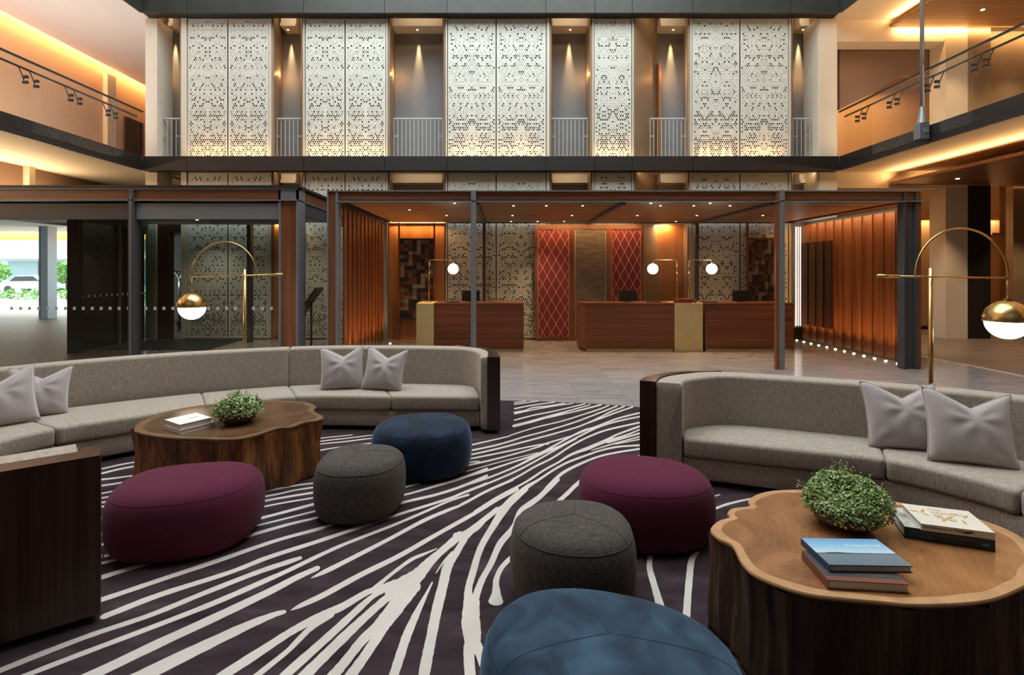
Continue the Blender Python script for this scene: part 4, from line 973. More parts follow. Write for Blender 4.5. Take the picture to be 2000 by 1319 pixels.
for L in ([(1700, -20, 40), (1540, 108, 46), (1440, 190, 70), (1390, 195, 60)], [(1400, 190, 66), (1250, 318, 56), (1150, 410, 76), (1060, 510, 110), (960, 590, 150), (880, 650, 160)],
          [(1440, 210, 50), (1370, 330, 56), (1300, 440, 74), (1260, 600, 80), (1210, 800, 84), (1170, 1000, 84), (1130, 1200, 90), (1100, 1360, 92)],
          [(1335, 325, 14), (1270, 400, 14), (1205, 495, 8)], [(880, 590, 90), (760, 625, 60), (650, 650, 46), (450, 765, 60), (300, 830, 60), (150, 905, 60), (0, 990, 58), (-230, 1140, 70), (-510, 1319, 72), (-640, 1400, 72)],
          [(360, 835, 40), (200, 935, 44), (100, 1030, 44), (0, 1130, 40), (-200, 1290, 44), (-300, 1370, 50)],
          [(1212, 298, 8), (1100, 345, 22), (1000, 390, 28), (850, 500, 28), (730, 600, 34), (660, 650, 34)],
          [(800, 620, 50), (700, 680, 40), (600, 765, 50), (400, 950, 62), (200, 1130, 66), (20, 1290, 72), (-60, 1370, 74)],
          [(870, 645, 60), (700, 790, 62), (500, 975, 74), (300, 1170, 82), (150, 1319, 90), (80, 1390, 92)],
          [(1010, 590, 150), (940, 690, 130), (850, 810, 130), (760, 920, 120)], [(740, 910, 70), (600, 1050, 74), (480, 1200, 74), (380, 1319, 84), (320, 1390, 90)],
          [(800, 900, 90), (770, 960, 70), (700, 1060, 76), (620, 1180, 78), (520, 1319, 86), (470, 1390, 90)],
          [(1176, 570, 12), (1120, 680, 28), (1050, 820, 54), (970, 1000, 72), (920, 1150, 76), (865, 1319, 78), (840, 1400, 80)]): C(*C2, L)
for L in ([(255, 640, 50), (247, 760, 58), (290, 920, 66), (330, 1060, 74), (400, 1300, 90)], [(730, 605, 22), (665, 680, 62), (642, 850, 68), (625, 1050, 72), (612, 1250, 78)],
          [(860, 185, 24), (980, 140, 24), (1060, 116, 22), (1240, 76, 20), (1500, 40, 16)], [(860, 55, 14), (940, 34, 12)]): C(*C8, L)
q = B(); ZS0 = 0.0104; rg = random.Random(3)
for si, L in enumerate(S):
    ZS = ZS0+0.000012*si
    d = catmull(L, 6)
    lf, rt_ = [], []
    for i, p in enumerate(d):
        a = d[max(i-1, 0)]; c = d[min(i+1, len(d)-1)]
        dx_, dy_ = c[0]-a[0], c[1]-a[1]; ln = math.hypot(dx_, dy_) or 1
        w_ = p[2]/2*(1+rg.uniform(-0.05, 0.05))
        nx_, ny_ = -dy_/ln*w_, dx_/ln*w_
        lf.append(G(p[0]+nx_, p[1]+ny_, ZS)); rt_.append(G(p[0]-nx_, p[1]-ny_, ZS))
    # round both ends
    def cap(pl, pr_, dirx, diry):
        cx_, cy_ = (pl[0]+pr_[0])/2, (pl[1]+pr_[1])/2; r = math.hypot(pl[0]-pr_[0], pl[1]-pr_[1])/2
        return (cx_+dirx*r*0.7, cy_+diry*r*0.7)
    vs = []
    for a, c in zip(lf, rt_): vs += [(a[0], a[1], ZS), (c[0], c[1], ZS)]
    fs = [(2*i, 2*i+1, 2*i+3, 2*i+2) for i in range(len(lf)-1)]
    for e, i0, i1 in ((0, 0, 1), (1, -1, -2)):
        c0 = ((lf[i0][0]+rt_[i0][0])/2, (lf[i0][1]+rt_[i0][1])/2); c1 = ((lf[i1][0]+rt_[i1][0])/2, (lf[i1][1]+rt_[i1][1])/2)
        ux, uy = c0[0]-c1[0], c0[1]-c1[1]; ln = math.hypot(ux, uy) or 1
        a, c = (0, 1) if e == 0 else (2*len(lf)-2, 2*len(lf)-1)
        A, Cc = Vector(vs[a]), Vector(vs[c]); mid = (A+Cc)/2; hw = (A-Cc).length/2; sd = (A-mid).normalized(); arc = [a]
        for j in range(1, 6):
            an = PI*j/6; p_ = mid+sd*hw*math.cos(an)+Vector((ux/ln, uy/ln, 0))*hw*0.85*math.sin(an); vs.append((p_.x, p_.y, ZS)); arc.append(len(vs)-1)
        arc.append(c); fs.append(tuple(arc))
    q.add(vs, fs)
q.build('ivory_lines', M['rug_white'], rug)

# ================================================================ SOFAS
def resample(pts, n):
    L = [0]
    for a, c in zip(pts[:-1], pts[1:]): L.append(L[-1]+math.hypot(c[0]-a[0], c[1]-a[1]))
    out = []; j = 0
    for k in range(n):
        s = L[-1]*k/(n-1)
        while j < len(L)-2 and L[j+1] < s: j += 1
        t = (s-L[j])/max(1e-9, L[j+1]-L[j]); out.append((pts[j][0]+(pts[j+1][0]-pts[j][0])*t, pts[j][1]+(pts[j+1][1]-pts[j][1])*t))
    return out
def rrect(u0, u1, z0, z1, r, n=4, crown=0):
    """closed section (u, z) with rounded corners"""
    out = []
    for cx_, cz_, a0 in ((u1-r, z1-r, 0), (u0+r, z1-r, PI/2), (u0+r, z0+r, PI), (u1-r, z0+r, 1.5*PI)):
        for k in range(n+1):
            a = a0+PI/2*k/n; out.append((cx_+r*math.cos(a), cz_+r*math.sin(a)))
    if crown:
        # extra points along the top
        top = [(u1-r-(u1-u0-2*r)*k/6, z1+crown*math.sin(PI*k/6)) for k in range(1, 6)]
        out = out[:n+1]+top+out[n+1:]
    return out
def loft(q, rings, mi=0, puff=True):
    n = len(rings[0]); vs = [p for g in rings for p in g]; fs = []
    for i in range(len(rings)-1):
        for k in range(n): fs.append((i*n+k, i*n+(k+1) % n, (i+1)*n+(k+1) % n, (i+1)*n+k))
    fs += [tuple(range(n))[::-1], tuple((len(rings)-1)*n+k for k in range(n))]
    q.add(vs, fs, mi)
def sweep_between(F, I, sec, inset_ends=0.0, gap=0.004):
    """F and I: matching point lists (front, back); section u is metres from F towards I (negative u1 means measured from I)"""
    rings = []
    n = len(F)
    def ring(f, i_, sc_=1.0, shift=(0, 0)):
        d = Vector((i_[0]-f[0], i_[1]-f[1])); W = d.length; d /= W
        us = sec(W); cu = sum(u for u, z in us)/len(us); cz = sum(z for u, z in us)/len(us)
        return [(f[0]+d.x*(cu+(u-cu)*sc_[0])+shift[0], f[1]+d.y*(cu+(u-cu)*sc_[0])+shift[1], cz+(z-cz)*sc_[1]) for u, z in us]
    def tang(k):
        a = F[max(k-1, 0)]; c = F[min(k+1, n-1)]; t = Vector((c[0]-a[0], c[1]-a[1])); return t.normalized()
    r = inset_ends
    t = tang(0); st_ = [(0.93, 0.80, 0.0+gap), (0.98, 0.93, r*0.3+gap), (1, 1, r+gap)] if r else [(1, 1, gap)]
    for a, c, s_ in st_: rings.append(ring(F[0], I[0], (a, c), (t.x*s_, t.y*s_)))
    for k in range(1, n-1): rings.append(ring(F[k], I[k], (1, 1)))
    t = tang(n-1)
    for a, c, s_ in st_[::-1]: rings.append(ring(F[-1], I[-1], (a, c), (-t.x*s_, -t.y*s_)))
    return rings
def sofa(name, label, loc, pairs, cuts, backpath, backcuts, wood_paths, rev):
    t_ = thing(name, label, 'sofa', loc)
    K = 8
    F = catmull([p[1] for p in pairs], K); I = catmull([p[0] for p in pairs], K)
    # plinth, base
    q = B()
    def off(f, i_, a): d = Vector((i_[0]-f[0], i_[1]-f[1])).normalized(); return (f[0]+d.x*a, f[1]+d.y*a)
    loft(q, sweep_between(F, I, lambda W: rrect(0.09, W+0.05, RZ, 0.06, 0.005, 1), 0, 0.0)); q.build('plinth', M['black'], t_)
    q = B(); loft(q, sweep_between(F, I, lambda W: rrect(0.012, W+0.05, 0.055, 0.222, 0.012, 2), 0, 0.0)); q.build('base', M['sofa'], t_, autos=50)
    cs = cuts
    for a, c in zip(cs[:-1], cs[1:]):
        i0, i1 = int(round(a*K)), int(round(c*K))
        q = B(); loft(q, sweep_between(F[i0:i1+1], I[i0:i1+1], lambda W: rrect(-0.012, W+0.03, 0.226, 0.385, 0.035, 5, 0.012), 0.03))
        q.build('seat_cushion', M['sofa'], t_, autos=60)
    # backrest: path of the outer fabric face, thickness to the inside
    Pth = resample(catmull(backpath, 12), 90); T = 0.20
    nrm = []
    for k in range(len(Pth)):
        a = Pth[max(k-1, 0)]; c = Pth[min(k+1, len(Pth)-1)]; t = Vector((c[0]-a[0], c[1]-a[1])).normalized(); nrm.append(Vector((t.y, -t.x))*(1 if not rev else -1))
    In = [(p[0]+n_.x*T, p[1]+n_.y*T) for p, n_ in zip(Pth, nrm)]
    bc = [0]+[int(round(b*(len(Pth)-1))) for b in backcuts]+[len(Pth)-1]
    for a, c in zip(bc[:-1], bc[1:]):
        q = B(); loft(q, sweep_between(Pth[a:c+1], In[a:c+1], lambda W: rrect(0.0, W, 0.055, 0.81, 0.03, 4), 0.012, 0.002)); q.build('backrest', M['sofa'], t_, autos=60)
    q = B(); loft(q, sweep_between(Pth, In, lambda W: rrect(0.05, W-0.04, RZ, 0.06, 0.005, 1), 0, 0.06)); q.build('plinth', M['black'], t_)
    for wp, th in wood_paths:
        Q = resample(catmull(wp, 8), 24); rings = []
        for k in range(len(Q)):
            a = Q[max(k-1, 0)]; c = Q[min(k+1, len(Q)-1)]; t = Vector((c[0]-a[0], c[1]-a[1])).normalized(); n_ = Vector((t.y, -t.x))*(1 if not rev else -1)
            s = k/(len(Q)-1); th_k = th*(1-0.85*s) if th > 0 else -th
            p = Q[k]; o_ = (p[0]-n_.x*th_k, p[1]-n_.y*th_k)
            rings.append([(p[0], p[1], 0.05), (p[0], p[1], 0.815), (o_[0], o_[1], 0.815), (o_[0], o_[1], 0.05)])
        q = B(); loft(q, rings); q.build('timber_end', M['walnut'], t_, autos=30)
    return t_
# left sofa: (inner back, seat front) pairs from the near end round to the right end
pairsL = [((-2.90, 2.45), (-2.36, 2.84)), ((-3.3, 2.35), (-2.62, 3.00)), ((-4.1, 2.6), (-3.30, 3.15)), ((-4.75, 3.15), (-3.78, 3.5)), ((-4.85, 4.0), (-3.95, 3.92)),
          ((-4.52, 4.68), (-3.79, 4.33)), ((-3.98, 5.15), (-3.50, 4.60)), ((-3.30, 5.58), (-2.95, 5.06)), ((-2.50, 5.93), (-2.22, 5.45)), ((-1.5, 6.06), (-1.2, 5.45)), ((-0.36, 5.97), (-0.262, 5.44))]
backL = [(-2.03, 2.58), (-2.7, 2.08), (-3.35, 2.02), (-4.25, 2.3), (-4.98, 2.95), (-5.12, 4.0), (-4.74, 4.84), (-3.83, 5.62), (-2.54, 6.17), (-1.5, 6.27), (-0.60, 6.20), (-0.28, 6.06), (-0.10, 5.76), (-0.045, 5.35)]
backL[0] = (-2.10, 2.53)
Lb = catmull(backL, 12); Lr = resample(Lb, 90)
def frac(path, pt):
    return min(range(len(path)), key=lambda i: (path[i][0]-pt[0])**2+(path[i][1]-pt[1])**2)/(len(path)-1)
sofaL = sofa('curved_sofa', 'long curved sofa in heathered beige weave with dark timber ends, left group', (-2.6, 4.8, 0), pairsL, [0, 2, 4, 5, 7, 8, 9, 10], backL, [frac(Lr, (-5.12, 4.0)), frac(Lr, (-2.52, 6.17))],
     [([(-2.03, 2.58), (-2.36, 2.335), (-2.7, 2.08)], -0.13), ([(-0.043, 5.345), (-0.10, 5.76), (-0.28, 6.06), (-0.60, 6.20)], 0.135)], False)
B().prism([(-2.05, 2.565), (-2.085, 2.612), (-2.135, 2.577), (-2.10, 2.53)], 0.05, 0.815).build('timber_end', M['walnut'], sofaL)
pairsR = [((1.52, 4.40), (1.425, 4.08)), ((2.0, 4.42), (1.86, 3.93)), ((2.35, 4.30), (2.25, 3.79)), ((2.95, 4.06), (2.69, 3.61)), ((3.35, 3.80), (2.95, 3.34)), ((3.72, 3.42), (3.10, 3.08)), ((4.0, 2.6), (3.3, 2.5)), ((3.9, 1.6), (3.25, 1.7))]
backR = [(1.225, 4.14), (1.32, 4.33), (1.55, 4.50), (1.95, 4.60), (2.67, 4.36), (3.27, 4.08), (3.84, 3.66), (4.18, 2.95), (4.2, 2.2), (4.05, 1.4)]
Rr = resample(catmull(backR, 12), 90)
sofaR = sofa('curved_sofa', 'curved sofa in heathered grey weave with a dark timber end, right group', (2.8, 3.4, 0), pairsR, [0, 3, 5, 7], backR, [frac(Rr, (3.27, 4.08))],
     [([(1.222, 4.135), (1.32, 4.33), (1.55, 4.50), (1.95, 4.60)], 0.125)], False)

# ================================================================ PILLOWS
def pillow(px, py_bottom, Yb, size, tilt, yaw, roll, label, seed, chop=0.42):
    X = X_(px, Yb); zb = 0.392
    rg = random.Random(seed); n = 26; vs = []; fs = []
    h = size/2
    for side in (1, -1):
        for j in range(n+1):
            for i in range(n+1):
                x = -1+2*i/n; y = -1+2*j/n
                e = (1-x*x)*(1-y*y)
                px_ = x*h*(1-0.085*(1-y*y)*abs(x)**2); py_ = y*h*(1-0.075*(1-x*x)*abs(y)**2)
                dip = chop*h*max(0.0, 1-abs(x-0.08)/0.85)**1.15*max(0.0, (y+0.15)/1.15)**1.5
                py_ -= dip
                th = 0.085*(max(0, e))**0.42*(1-0.45*math.exp(-(x/0.22)**2)*max(0, y)**1.0)
                th += 0.003*math.sin(5*x+3*y+seed)*e; an = math.atan2(y-0.3, x-0.08); dd = math.hypot(y-0.3, x-0.08); th += 0.0075*math.cos(6*an+seed)*math.exp(-((dd-0.45)/0.28)**2)*e+0.006*math.cos(9*math.atan2(y+1, x+(1 if seed % 2 else -1))+seed)*math.exp(-((math.hypot(y+1, x+(1 if seed % 2 else -1))-0.5)/0.25)**2)*min(1, e*2)
                vs.append((px_, side*-th, py_+h))
    def idx(s_, i, j): return s_*(n+1)**2+j*(n+1)+i
    for s_ in (0, 1):
        for j in range(n):
            for i in range(n):
                f = (idx(s_, i, j), idx(s_, i+1, j), idx(s_, i+1, j+1), idx(s_, i, j+1)); fs.append(f if s_ == 0 else f[::-1])
    t_ = thing('pillow', label, 'pillow', (X, Yb, zb), group='mauve-grey pillows on the sofas')
    q = B().add(vs, fs); o = q.build('cover', M['pillow'], t_, local=True, smooth=True)
    w_ = o.modifiers.new('weld', 'WELD'); w_.merge_threshold = 0.0008
    # piping round the seam
    loop = [vs[idx(0, i, 0)] for i in range(n)]+[vs[idx(0, n, j)] for j in range(n)]+[vs[idx(0, n-i, n)] for i in range(n)]+[vs[idx(0, 0, n-j)] for j in range(n+1)]
    B().tube(loop, 0.0045, 6, caps=False).build('piping', M['pillow'], t_, local=True, smooth=True)
    t_.rotation_euler = (tilt, roll, yaw)
    return t_
pillow(668, 756, 5.70, 0.48, -0.30, 0.12, -0.06, 'mauve-grey pillow on the left sofa, left one of the pair near its right arm', 1)
pillow(744, 757, 5.66, 0.47, -0.32, -0.15, 0.06, 'mauve-grey pillow on the left sofa, right one of the pair near its right arm', 2)
pillow(2, 830, 4.32, 0.50, -0.30, 0.85, -0.05, 'mauve-grey pillow on the left sofa, at the left edge and cut by the frame', 3)
pillow(70, 818, 4.62, 0.45, -0.32, 0.62, 0.05, 'mauve-grey pillow on the left sofa, second from the left edge', 4)
pillow(1772, 868, 3.76, 0.49, -0.32, -0.28, -0.02, 'mauve-grey pillow on the right sofa, left one of the pair', 5)
pillow(1900, 900, 3.46, 0.50, -0.32, -0.38, 0.03, 'mauve-grey pillow on the right sofa, right one of the pair', 6)

# ================================================================ POUFS
def pouf(X, Y, rx, ry, h, rot, mat, label, e3=0.0, ph=0.0, topseam=None, n2=2.25):
    t_ = thing('pouf', label, 'pouf', (X, Y, RZ), rot)
    prof = [(0.0, 0.0), (0.66, 0.0), (0.77, 0.005), (0.85, 0.025), (0.905, 0.06), (0.945, 0.115), (0.975, 0.20), (0.993, 0.32), (1.0, 0.45), (0.997, 0.57), (0.984, 0.68), (0.962, 0.765), (0.925, 0.84), (0.87, 0.897), (0.79, 0.94), (0.68, 0.968), (0.54, 0.987), (0.38, 0.997), (0.2, 1.002), (0.0, 1.004)]
    ns = 96; vs = []; fs = []
    def rad(a):
        c, s = abs(math.cos(a)), abs(math.sin(a)); r = (c**n2+s**n2)**(-1/n2)
        return r*(1+e3*math.cos(3*(a-ph)))
    def surf(rf, zf, a):
        r = rad(a); return (rx*r*rf*math.cos(a), ry*r*rf*math.sin(a), h*zf)
    for rf, zf in prof[1:-1]:
        for k in range(ns): vs.append(surf(rf, zf, 2*PI*k/ns))
    m_ = len(prof)-2
    for i in range(m_-1):
        for k in range(ns): fs.append((i*ns+k, i*ns+(k+1) % ns, (i+1)*ns+(k+1) % ns, (i+1)*ns+k))
    vs.append((0, 0, 0)); fs += [((k+1) % ns, k, len(vs)-1) for k in range(ns)]
    vs.append((0, 0, h*1.004)); fs += [((m_-1)*ns+k, (m_-1)*ns+(k+1) % ns, len(vs)-1) for k in range(ns)]
    B().add(vs, fs).build('cover', mat, t_, local=True, smooth=True)
    q = B(); loop = [surf(0.926, 0.841, 2*PI*k/ns) for k in range(ns+1)]
    q.tube(loop, 0.0022 if mat is M['tweed'] else 0.0006, 5, caps=False)
    if topseam:
        for a in topseam:
            pl = []
            for rf, zf in [(0.925, 0.841), (0.87, 0.898), (0.79, 0.941), (0.68, 0.969), (0.54, 0.988), (0.38, 0.998), (0.2, 1.003), (0.0, 1.005)]: pl.append(surf(rf, zf, a))
            q.tube(pl, 0.0020 if mat is M['tweed'] else 0.0012, 5)
        for a in topseam:
            q.tube([surf(f, z, a) for f, z in ((0.925, 0.84), (0.985, 0.68), (1.0, 0.45), (0.976, 0.20))], 0.0016, 5)
    q.build('seam', mat, t_, local=True, smooth=True)
    return t_
pouf(-2.008, 3.24, 0.438, 0.33, 0.415, 0.22, M['purple'], 'plum wool pouf on the left, in front of the left log table', 0.025, 0.5, None, 2.5)
pouf(-1.03, 3.66, 0.31, 0.305, 0.405, 0.0, M['tweed'], 'grey tweed pouf beside the left log table', 0.02, 0.3, (0.2, 2.3, 4.5), 2.5)
pouf(-0.70, 4.42, 0.43, 0.37, 0.42, 0.1, M['velvet_dark'], 'dark blue velvet pouf in front of the left sofa arm', 0.02, 1.0)
pouf(0.905, 3.33, 0.43, 0.34, 0.425, -0.12, M['purple'], 'plum wool pouf in front of the right sofa arm', 0.02, 2.0)
pouf(0.36, 2.66, 0.325, 0.29, 0.43, 0.0, M['tweed'], 'grey tweed pouf in the middle, right behind the nearest blue pouf', 0.025, 0.8, (1.4, 3.5, 5.6))
pouf(0.365, 1.775, 0.46, 0.355, 0.435, -0.40, M['velvet'], 'large blue velvet pouf nearest the camera, cut by the bottom edge', 0.03, 0.9, (2.1, 3.9, 0.2))

# ================================================================ LOG TABLES
def table(label, outline_px, zt, top_cols, rim_col, side_mat, seed, ringc):
    P0 = [G(x, y, zt) for x, y in outline_px]
    P1 = catmull(P0, 5, True); n = len(P1)
    cx_ = sum(p[0] for p in P1)/n; cy_ = sum(p[1] for p in P1)/n
    t_ = thing('log_table', label, 'table', (cx_, cy_, RZ))
    rg = random.Random(seed); rid = [rg.uniform(-1, 1) for _ in range(60)]
    L = [((p[0]-cx_), (p[1]-cy_)) for p in P1]
    # arc length for the ridges
    s = [0]
    for a, c in zip(L, L[1:]+L[:1]): s.append(s[-1]+math.hypot(c[0]-a[0], c[1]-a[1]))
    tot = s[-1]; m_ = 320; R = resample(L+[L[0]], m_+1)[:-1]
    def ridge(u, z):
        v = 0
        for fr, am in ((9, .010), (23, .007), (47, .0045), (90, .0025)):
            v += 1.5*am*math.sin(2*PI*(fr*u+0.25*math.sin(2*PI*u*3+fr+z*2.2)+rid[fr % 60]))*(0.75+0.25*math.sin(7*z+fr*u*2))
        return v
    H = zt-RZ; zs = [0, 0.04, 0.12, 0.25, 0.4, 0.55, 0.7, 0.85, 0.93, 0.965]
    rings = []
    for z in zs:
        sc_ = 0.955+0.03*z+0.03*(1-z)**4
        rings.append([(x*(sc_+ridge(k/m_, z)*1.8), y*(sc_+ridge(k/m_, z)*1.8), H*z) for k, (x, y) in enumerate(R)])
    q = B(); n_ = m_; vs = [p for g in rings for p in g]; fs = []
    for i in range(len(rings)-1):
        for k in range(n_): fs.append((i*n_+k, i*n_+(k+1) % n_, (i+1)*n_+(k+1) % n_, (i+1)*n_+k))
    fs.append(tuple(range(n_))[::-1]); q.add(vs, fs)
    q.build('trunk', side_mat, t_, local=True, smooth=True)
    # polished top: sapwood rim ring and heartwood centre
    def zoneshape(f, wob): 
        return [(x*(f+wob*math.sin(7*k/m_*2*PI+seed)+wob*0.6*math.sin(17*k/m_*2*PI)), y*(f+wob*math.sin(7*k/m_*2*PI+seed)+wob*0.6*math.sin(17*k/m_*2*PI))) for k, (x, y) in enumerate(R)]
    z0, z1 = H*0.955, H
    a_ = [(x*0.985, y*0.985, z0) for x, y in R]; b_ = [(x, y, z0+0.008) for x, y in R]; c_ = [(x, y, z1-0.006) for x, y in R]; d_ = [(x*0.992, y*0.992, z1) for x, y in R]; e_ = [(x, y, z1) for x, y in zoneshape(0.915, 0.008)]
    q = B(); rs = [a_, b_, c_, d_, e_]; vs = [p for g in rs for p in g]; fs = []
    for i in range(len(rs)-1):
        for k in range(n_): fs.append((i*n_+k, i*n_+(k+1) % n_, (i+1)*n_+(k+1) % n_, (i+1)*n_+k))
    q.add(vs, fs); q.build('sapwood_rim', rim_col, t_, local=True, autos=50)
    q = B(); k0 = 0; vs = list(e_)+[(0, 0, z1)]
    q.add(vs, [(k, (k+1) % n_, n_) for k in range(n_)]); q.build('tabletop', top_cols, t_, local=True)
    return t_
def ringwood(name, cols, rough, centre):
    m, nt, b = newmat(name); tc = nt.nodes.new('ShaderNodeTexCoord'); mp = nt.nodes.new('ShaderNodeMapping'); mp.inputs['Location'].default_value = (-centre[0], -centre[1], 0)
    mp.inputs['Scale'].default_value = (1, 1.15, 0.2)
    nt.links.new(tc.outputs['Object'], mp.inputs['Vector'])
    nz_ = N(nt, 'ShaderNodeTexNoise', Scale=2.2, Detail=3.0); nt.links.new(mp.outputs[0], nz_.inputs['Vector'])
    ad = nt.nodes.new('ShaderNodeMix'); ad.data_type = 'VECTOR'; ad.inputs[0].default_value = 0.22; nt.links.new(mp.outputs[0], ad.inputs[4]); nt.links.new(nz_.outputs['Color'], ad.inputs[5])
    wv = N(nt, 'ShaderNodeTexWave', Scale=11.0, Distortion=5.0, Detail=4.0); wv.wave_type = 'RINGS'; wv.rings_direction = 'Z'; wv.inputs['Detail Scale'].default_value = 1.6
    nt.links.new(ad.outputs[1], wv.inputs['Vector'])
    n3 = N(nt, 'ShaderNodeTexNoise', Scale=2.4, Detail=7.0, Distortion=1.6); nt.links.new(mp.outputs[0], n3.inputs['Vector'])
    mx = nt.nodes.new('ShaderNodeMix'); mx.inputs[0].default_value = 0.94; nt.links.new(wv.outputs['Fac'], mx.inputs[2]); nt.links.new(n3.outputs['Fac'], mx.inputs[3])
    nt.links.new(ramp(nt, mx.outputs[0], [(0.3, cols[0]), (0.5, cols[1]), (0.7, cols[2])]), b.inputs['Base Color'])
    b.inputs['Roughness'].default_value = rough; return m
M['top_right'] = ringwood('warm_heartwood', ((0.15, 0.062, 0.022), (0.25, 0.105, 0.038), (0.34, 0.155, 0.062)), 0.27, (-0.3, 0.25))
M['rim_right'] = plain('pale_sapwood', (0.44, 0.24, 0.11), 0.42, 0, 0.15, 12)
M['top_left'] = ringwood('brown_heartwood', ((0.07, 0.033, 0.014), (0.11, 0.055, 0.026), (0.155, 0.085, 0.042)), 0.24, (0.5, 0.1))
M['rim_left'] = plain('brown_sapwood', (0.165, 0.092, 0.044), 0.35, 0, 0.15, 12)
M['bark_left'] = wood('amber_trunk_wood', (0.022, 0.008, 0.003), (0.15, 0.055, 0.016), (0.42, 0.18, 0.055), 'Z', 0.5, 8, 1.6)
M['bark_right'] = wood('dark_trunk_wood', (0.010, 0.006, 0.004), (0.045, 0.024, 0.014), (0.13, 0.07, 0.04), 'Z', 0.6, 9, 0.9)
OL = [(262, 840), (265, 830), (281, 820), (311.5, 807.6), (352.5, 798), (414, 789), (475.5, 784), (527, 782), (578, 783.5), (606, 787.5), (618, 794), (613, 800.5), (619, 806.6), (630, 812), (630, 817.5), (615, 822), (594, 825), (578, 831), (565.7, 834.7), (543, 836), (516.5, 844.5), (492, 851.7), (465, 857), (434.5, 858.5), (393.5, 857), (348, 856), (311.5, 852.7), (281, 847.6), (266, 843)]
tabL = table('brown log table with a wavy-edged polished top inside the left sofa', OL, 0.48, M['top_left'], M['rim_left'], M['bark_left'], 2, None)
OR = [(1387, 1034), (1402, 1018), (1425, 1010), (1420, 1002), (1430, 993), (1463, 988), (1461, 977), (1480, 965), (1513, 958), (1570, 956.5), (1640, 961), (1710, 971), (1766, 983), (1852, 997), (1949, 1026), (2010, 1058), (2040, 1095), (2025, 1128), (1985, 1153), (1936, 1171), (1869, 1179), (1786, 1181), (1716, 1175), (1616, 1166), (1570, 1158), (1523, 1144), (1470, 1120), (1446, 1095), (1430, 1065), (1404, 1052)]
tabR = table('warm brown log table with a pale live edge in front of the right sofa', OR, 0.48, M['top_right'], M['rim_right'], M['bark_right'], 5, None)
ZTT = 0.481
# ---- planted bowls
M['leaf_a'] = plain('leaf_green', (0.16, 0.25, 0.055), 0.45, 0, 0.5, 25)
M['leaf_b'] = plain('pale_leaf', (0.42, 0.50, 0.23), 0.5, 0, 0.3, 25)
M['bowl'] = wood('dark_bowl_wood', (0.03, 0.012, 0.006), (0.07, 0.028, 0.014), (0.12, 0.05, 0.025), 'X', 0.35, 12)
def plant(X, Y, R, H, n, label, seed, s):
    t_ = thing('planted_bowl', label, 'plant', (X, Y, ZTT))
    rb = R*0.84
    B().lathe([(rb*0.40, 0.0), (rb*0.66, 0.006), (rb*0.92, 0.038), (rb*1.03, 0.078), (rb*1.0, 0.080), (rb*0.88, 0.06), (0.0, 0.055)], (X, Y, ZTT), 40).build('bowl', M['bowl'], t_, smooth=True)
    B().lathe([(rb*0.9, 0.062), (rb*0.4, 0.085), (0.0, 0.095)], (X, Y, ZTT), 24).build('soil', M['black'], t_, smooth=True)
    rg = random.Random(seed); q = B(); qs = B()
    # bumpy dome of stems with small rounded leaves
    lumps = [(rg.uniform(0, 2*PI), rg.uniform(0.1, 1.0), rg.uniform(-0.10, 0.10)) for _ in range(26)]
    for i in range(n):
        th = rg.random()*2*PI; ph = math.acos(1-0.93*rg.random()) if rg.random() < 0.93 else PI*0.48+rg.random()*0.16
        rr = 1.0
        for la, lp, lh in lumps:
            dd = (math.cos(th-la)*math.sin(ph)*math.sin(lp*PI/2)+math.cos(ph)*math.cos(lp*PI/2)); rr += lh*max(0, dd-0.85)/0.15
        depth = rg.random()**1.7*0.40; r = rr*(1-depth)
        droop = -0.03*max(0, ph-1.3)
        p = Vector((X+R*r*math.sin(ph)*math.cos(th), Y+R*r*math.sin(ph)*math.sin(th), ZTT+0.092+H*0.90*r*math.cos(ph)+droop))
        if p.z < ZTT+0.006: p.z = ZTT+0.006+rg.random()*0.01
        nrm_ = (p-Vector((X, Y, ZTT))).normalized()+Vector((rg.gauss(0, .55), rg.gauss(0, .55), rg.gauss(0.25, .5))); nrm_.normalize()
        a = nrm_.orthogonal().normalized(); a.rotate(Matrix.Rotation(rg.random()*2*PI, 3, nrm_)); c = nrm_.cross(a)
        l = s*rg.uniform(0.7, 1.35)
        mi = 1 if rg.random() < (0.30 if depth < 0.12 else 0.08) else 0
        q.add([p-a*l*0.6, p-a*l*0.1+c*l*0.42, p+a*l*0.35+c*l*0.30, p+a*l*0.6+nrm_*l*0.1, p+a*l*0.35-c*l*0.30, p-a*l*0.1-c*l*0.42], [(0, 1, 2, 3, 4, 5)], mi)
    for i in range(120):
        th = rg.random()*2*PI; ph = rg.random()*1.45
        d = Vector((math.sin(ph)*math.cos(th)*R*1.02, math.sin(ph)*math.sin(th)*R*1.02, math.cos(ph)*H*1.05+0.05))
        b0 = Vector((X, Y, ZTT+0.06))+Vector((d.x*0.2, d.y*0.2, 0)); e = Vector((X, Y, ZTT+0.02))+d*(1+0.22*rg.random()**2)
        qs.tube([b0, (b0+e)/2+Vector((0, 0, 0.02)), e], 0.0011, 4)
        if i < 90:   # sprigs poking out
            for k in range(7):
                p = e+Vector((rg.gauss(0, .006), rg.gauss(0, .006), -0.008*k+0.01)); a = Vector((rg.gauss(0, 1), rg.gauss(0, 1), rg.gauss(0, 1))).normalized(); c = a.orthogonal().normalized(); l = s*0.8
                q.add([p-a*l*0.5, p+c*l*0.35, p+a*l*0.5, p-c*l*0.35], [(0, 1, 2, 3)], rg.randrange(2))
    q.build('foliage', [M['leaf_a'], M['leaf_b']], t_, kind='stuff'); qs.build('stems', M['leaf_a'], t_, kind='stuff')
pX, pY = G(1660, 1030, 0.49); plant(pX-0.0, pY+0.04, 0.180, 0.178, 10500, 'low bowl of small-leaved green plant on the right log table', 4, 0.0102)
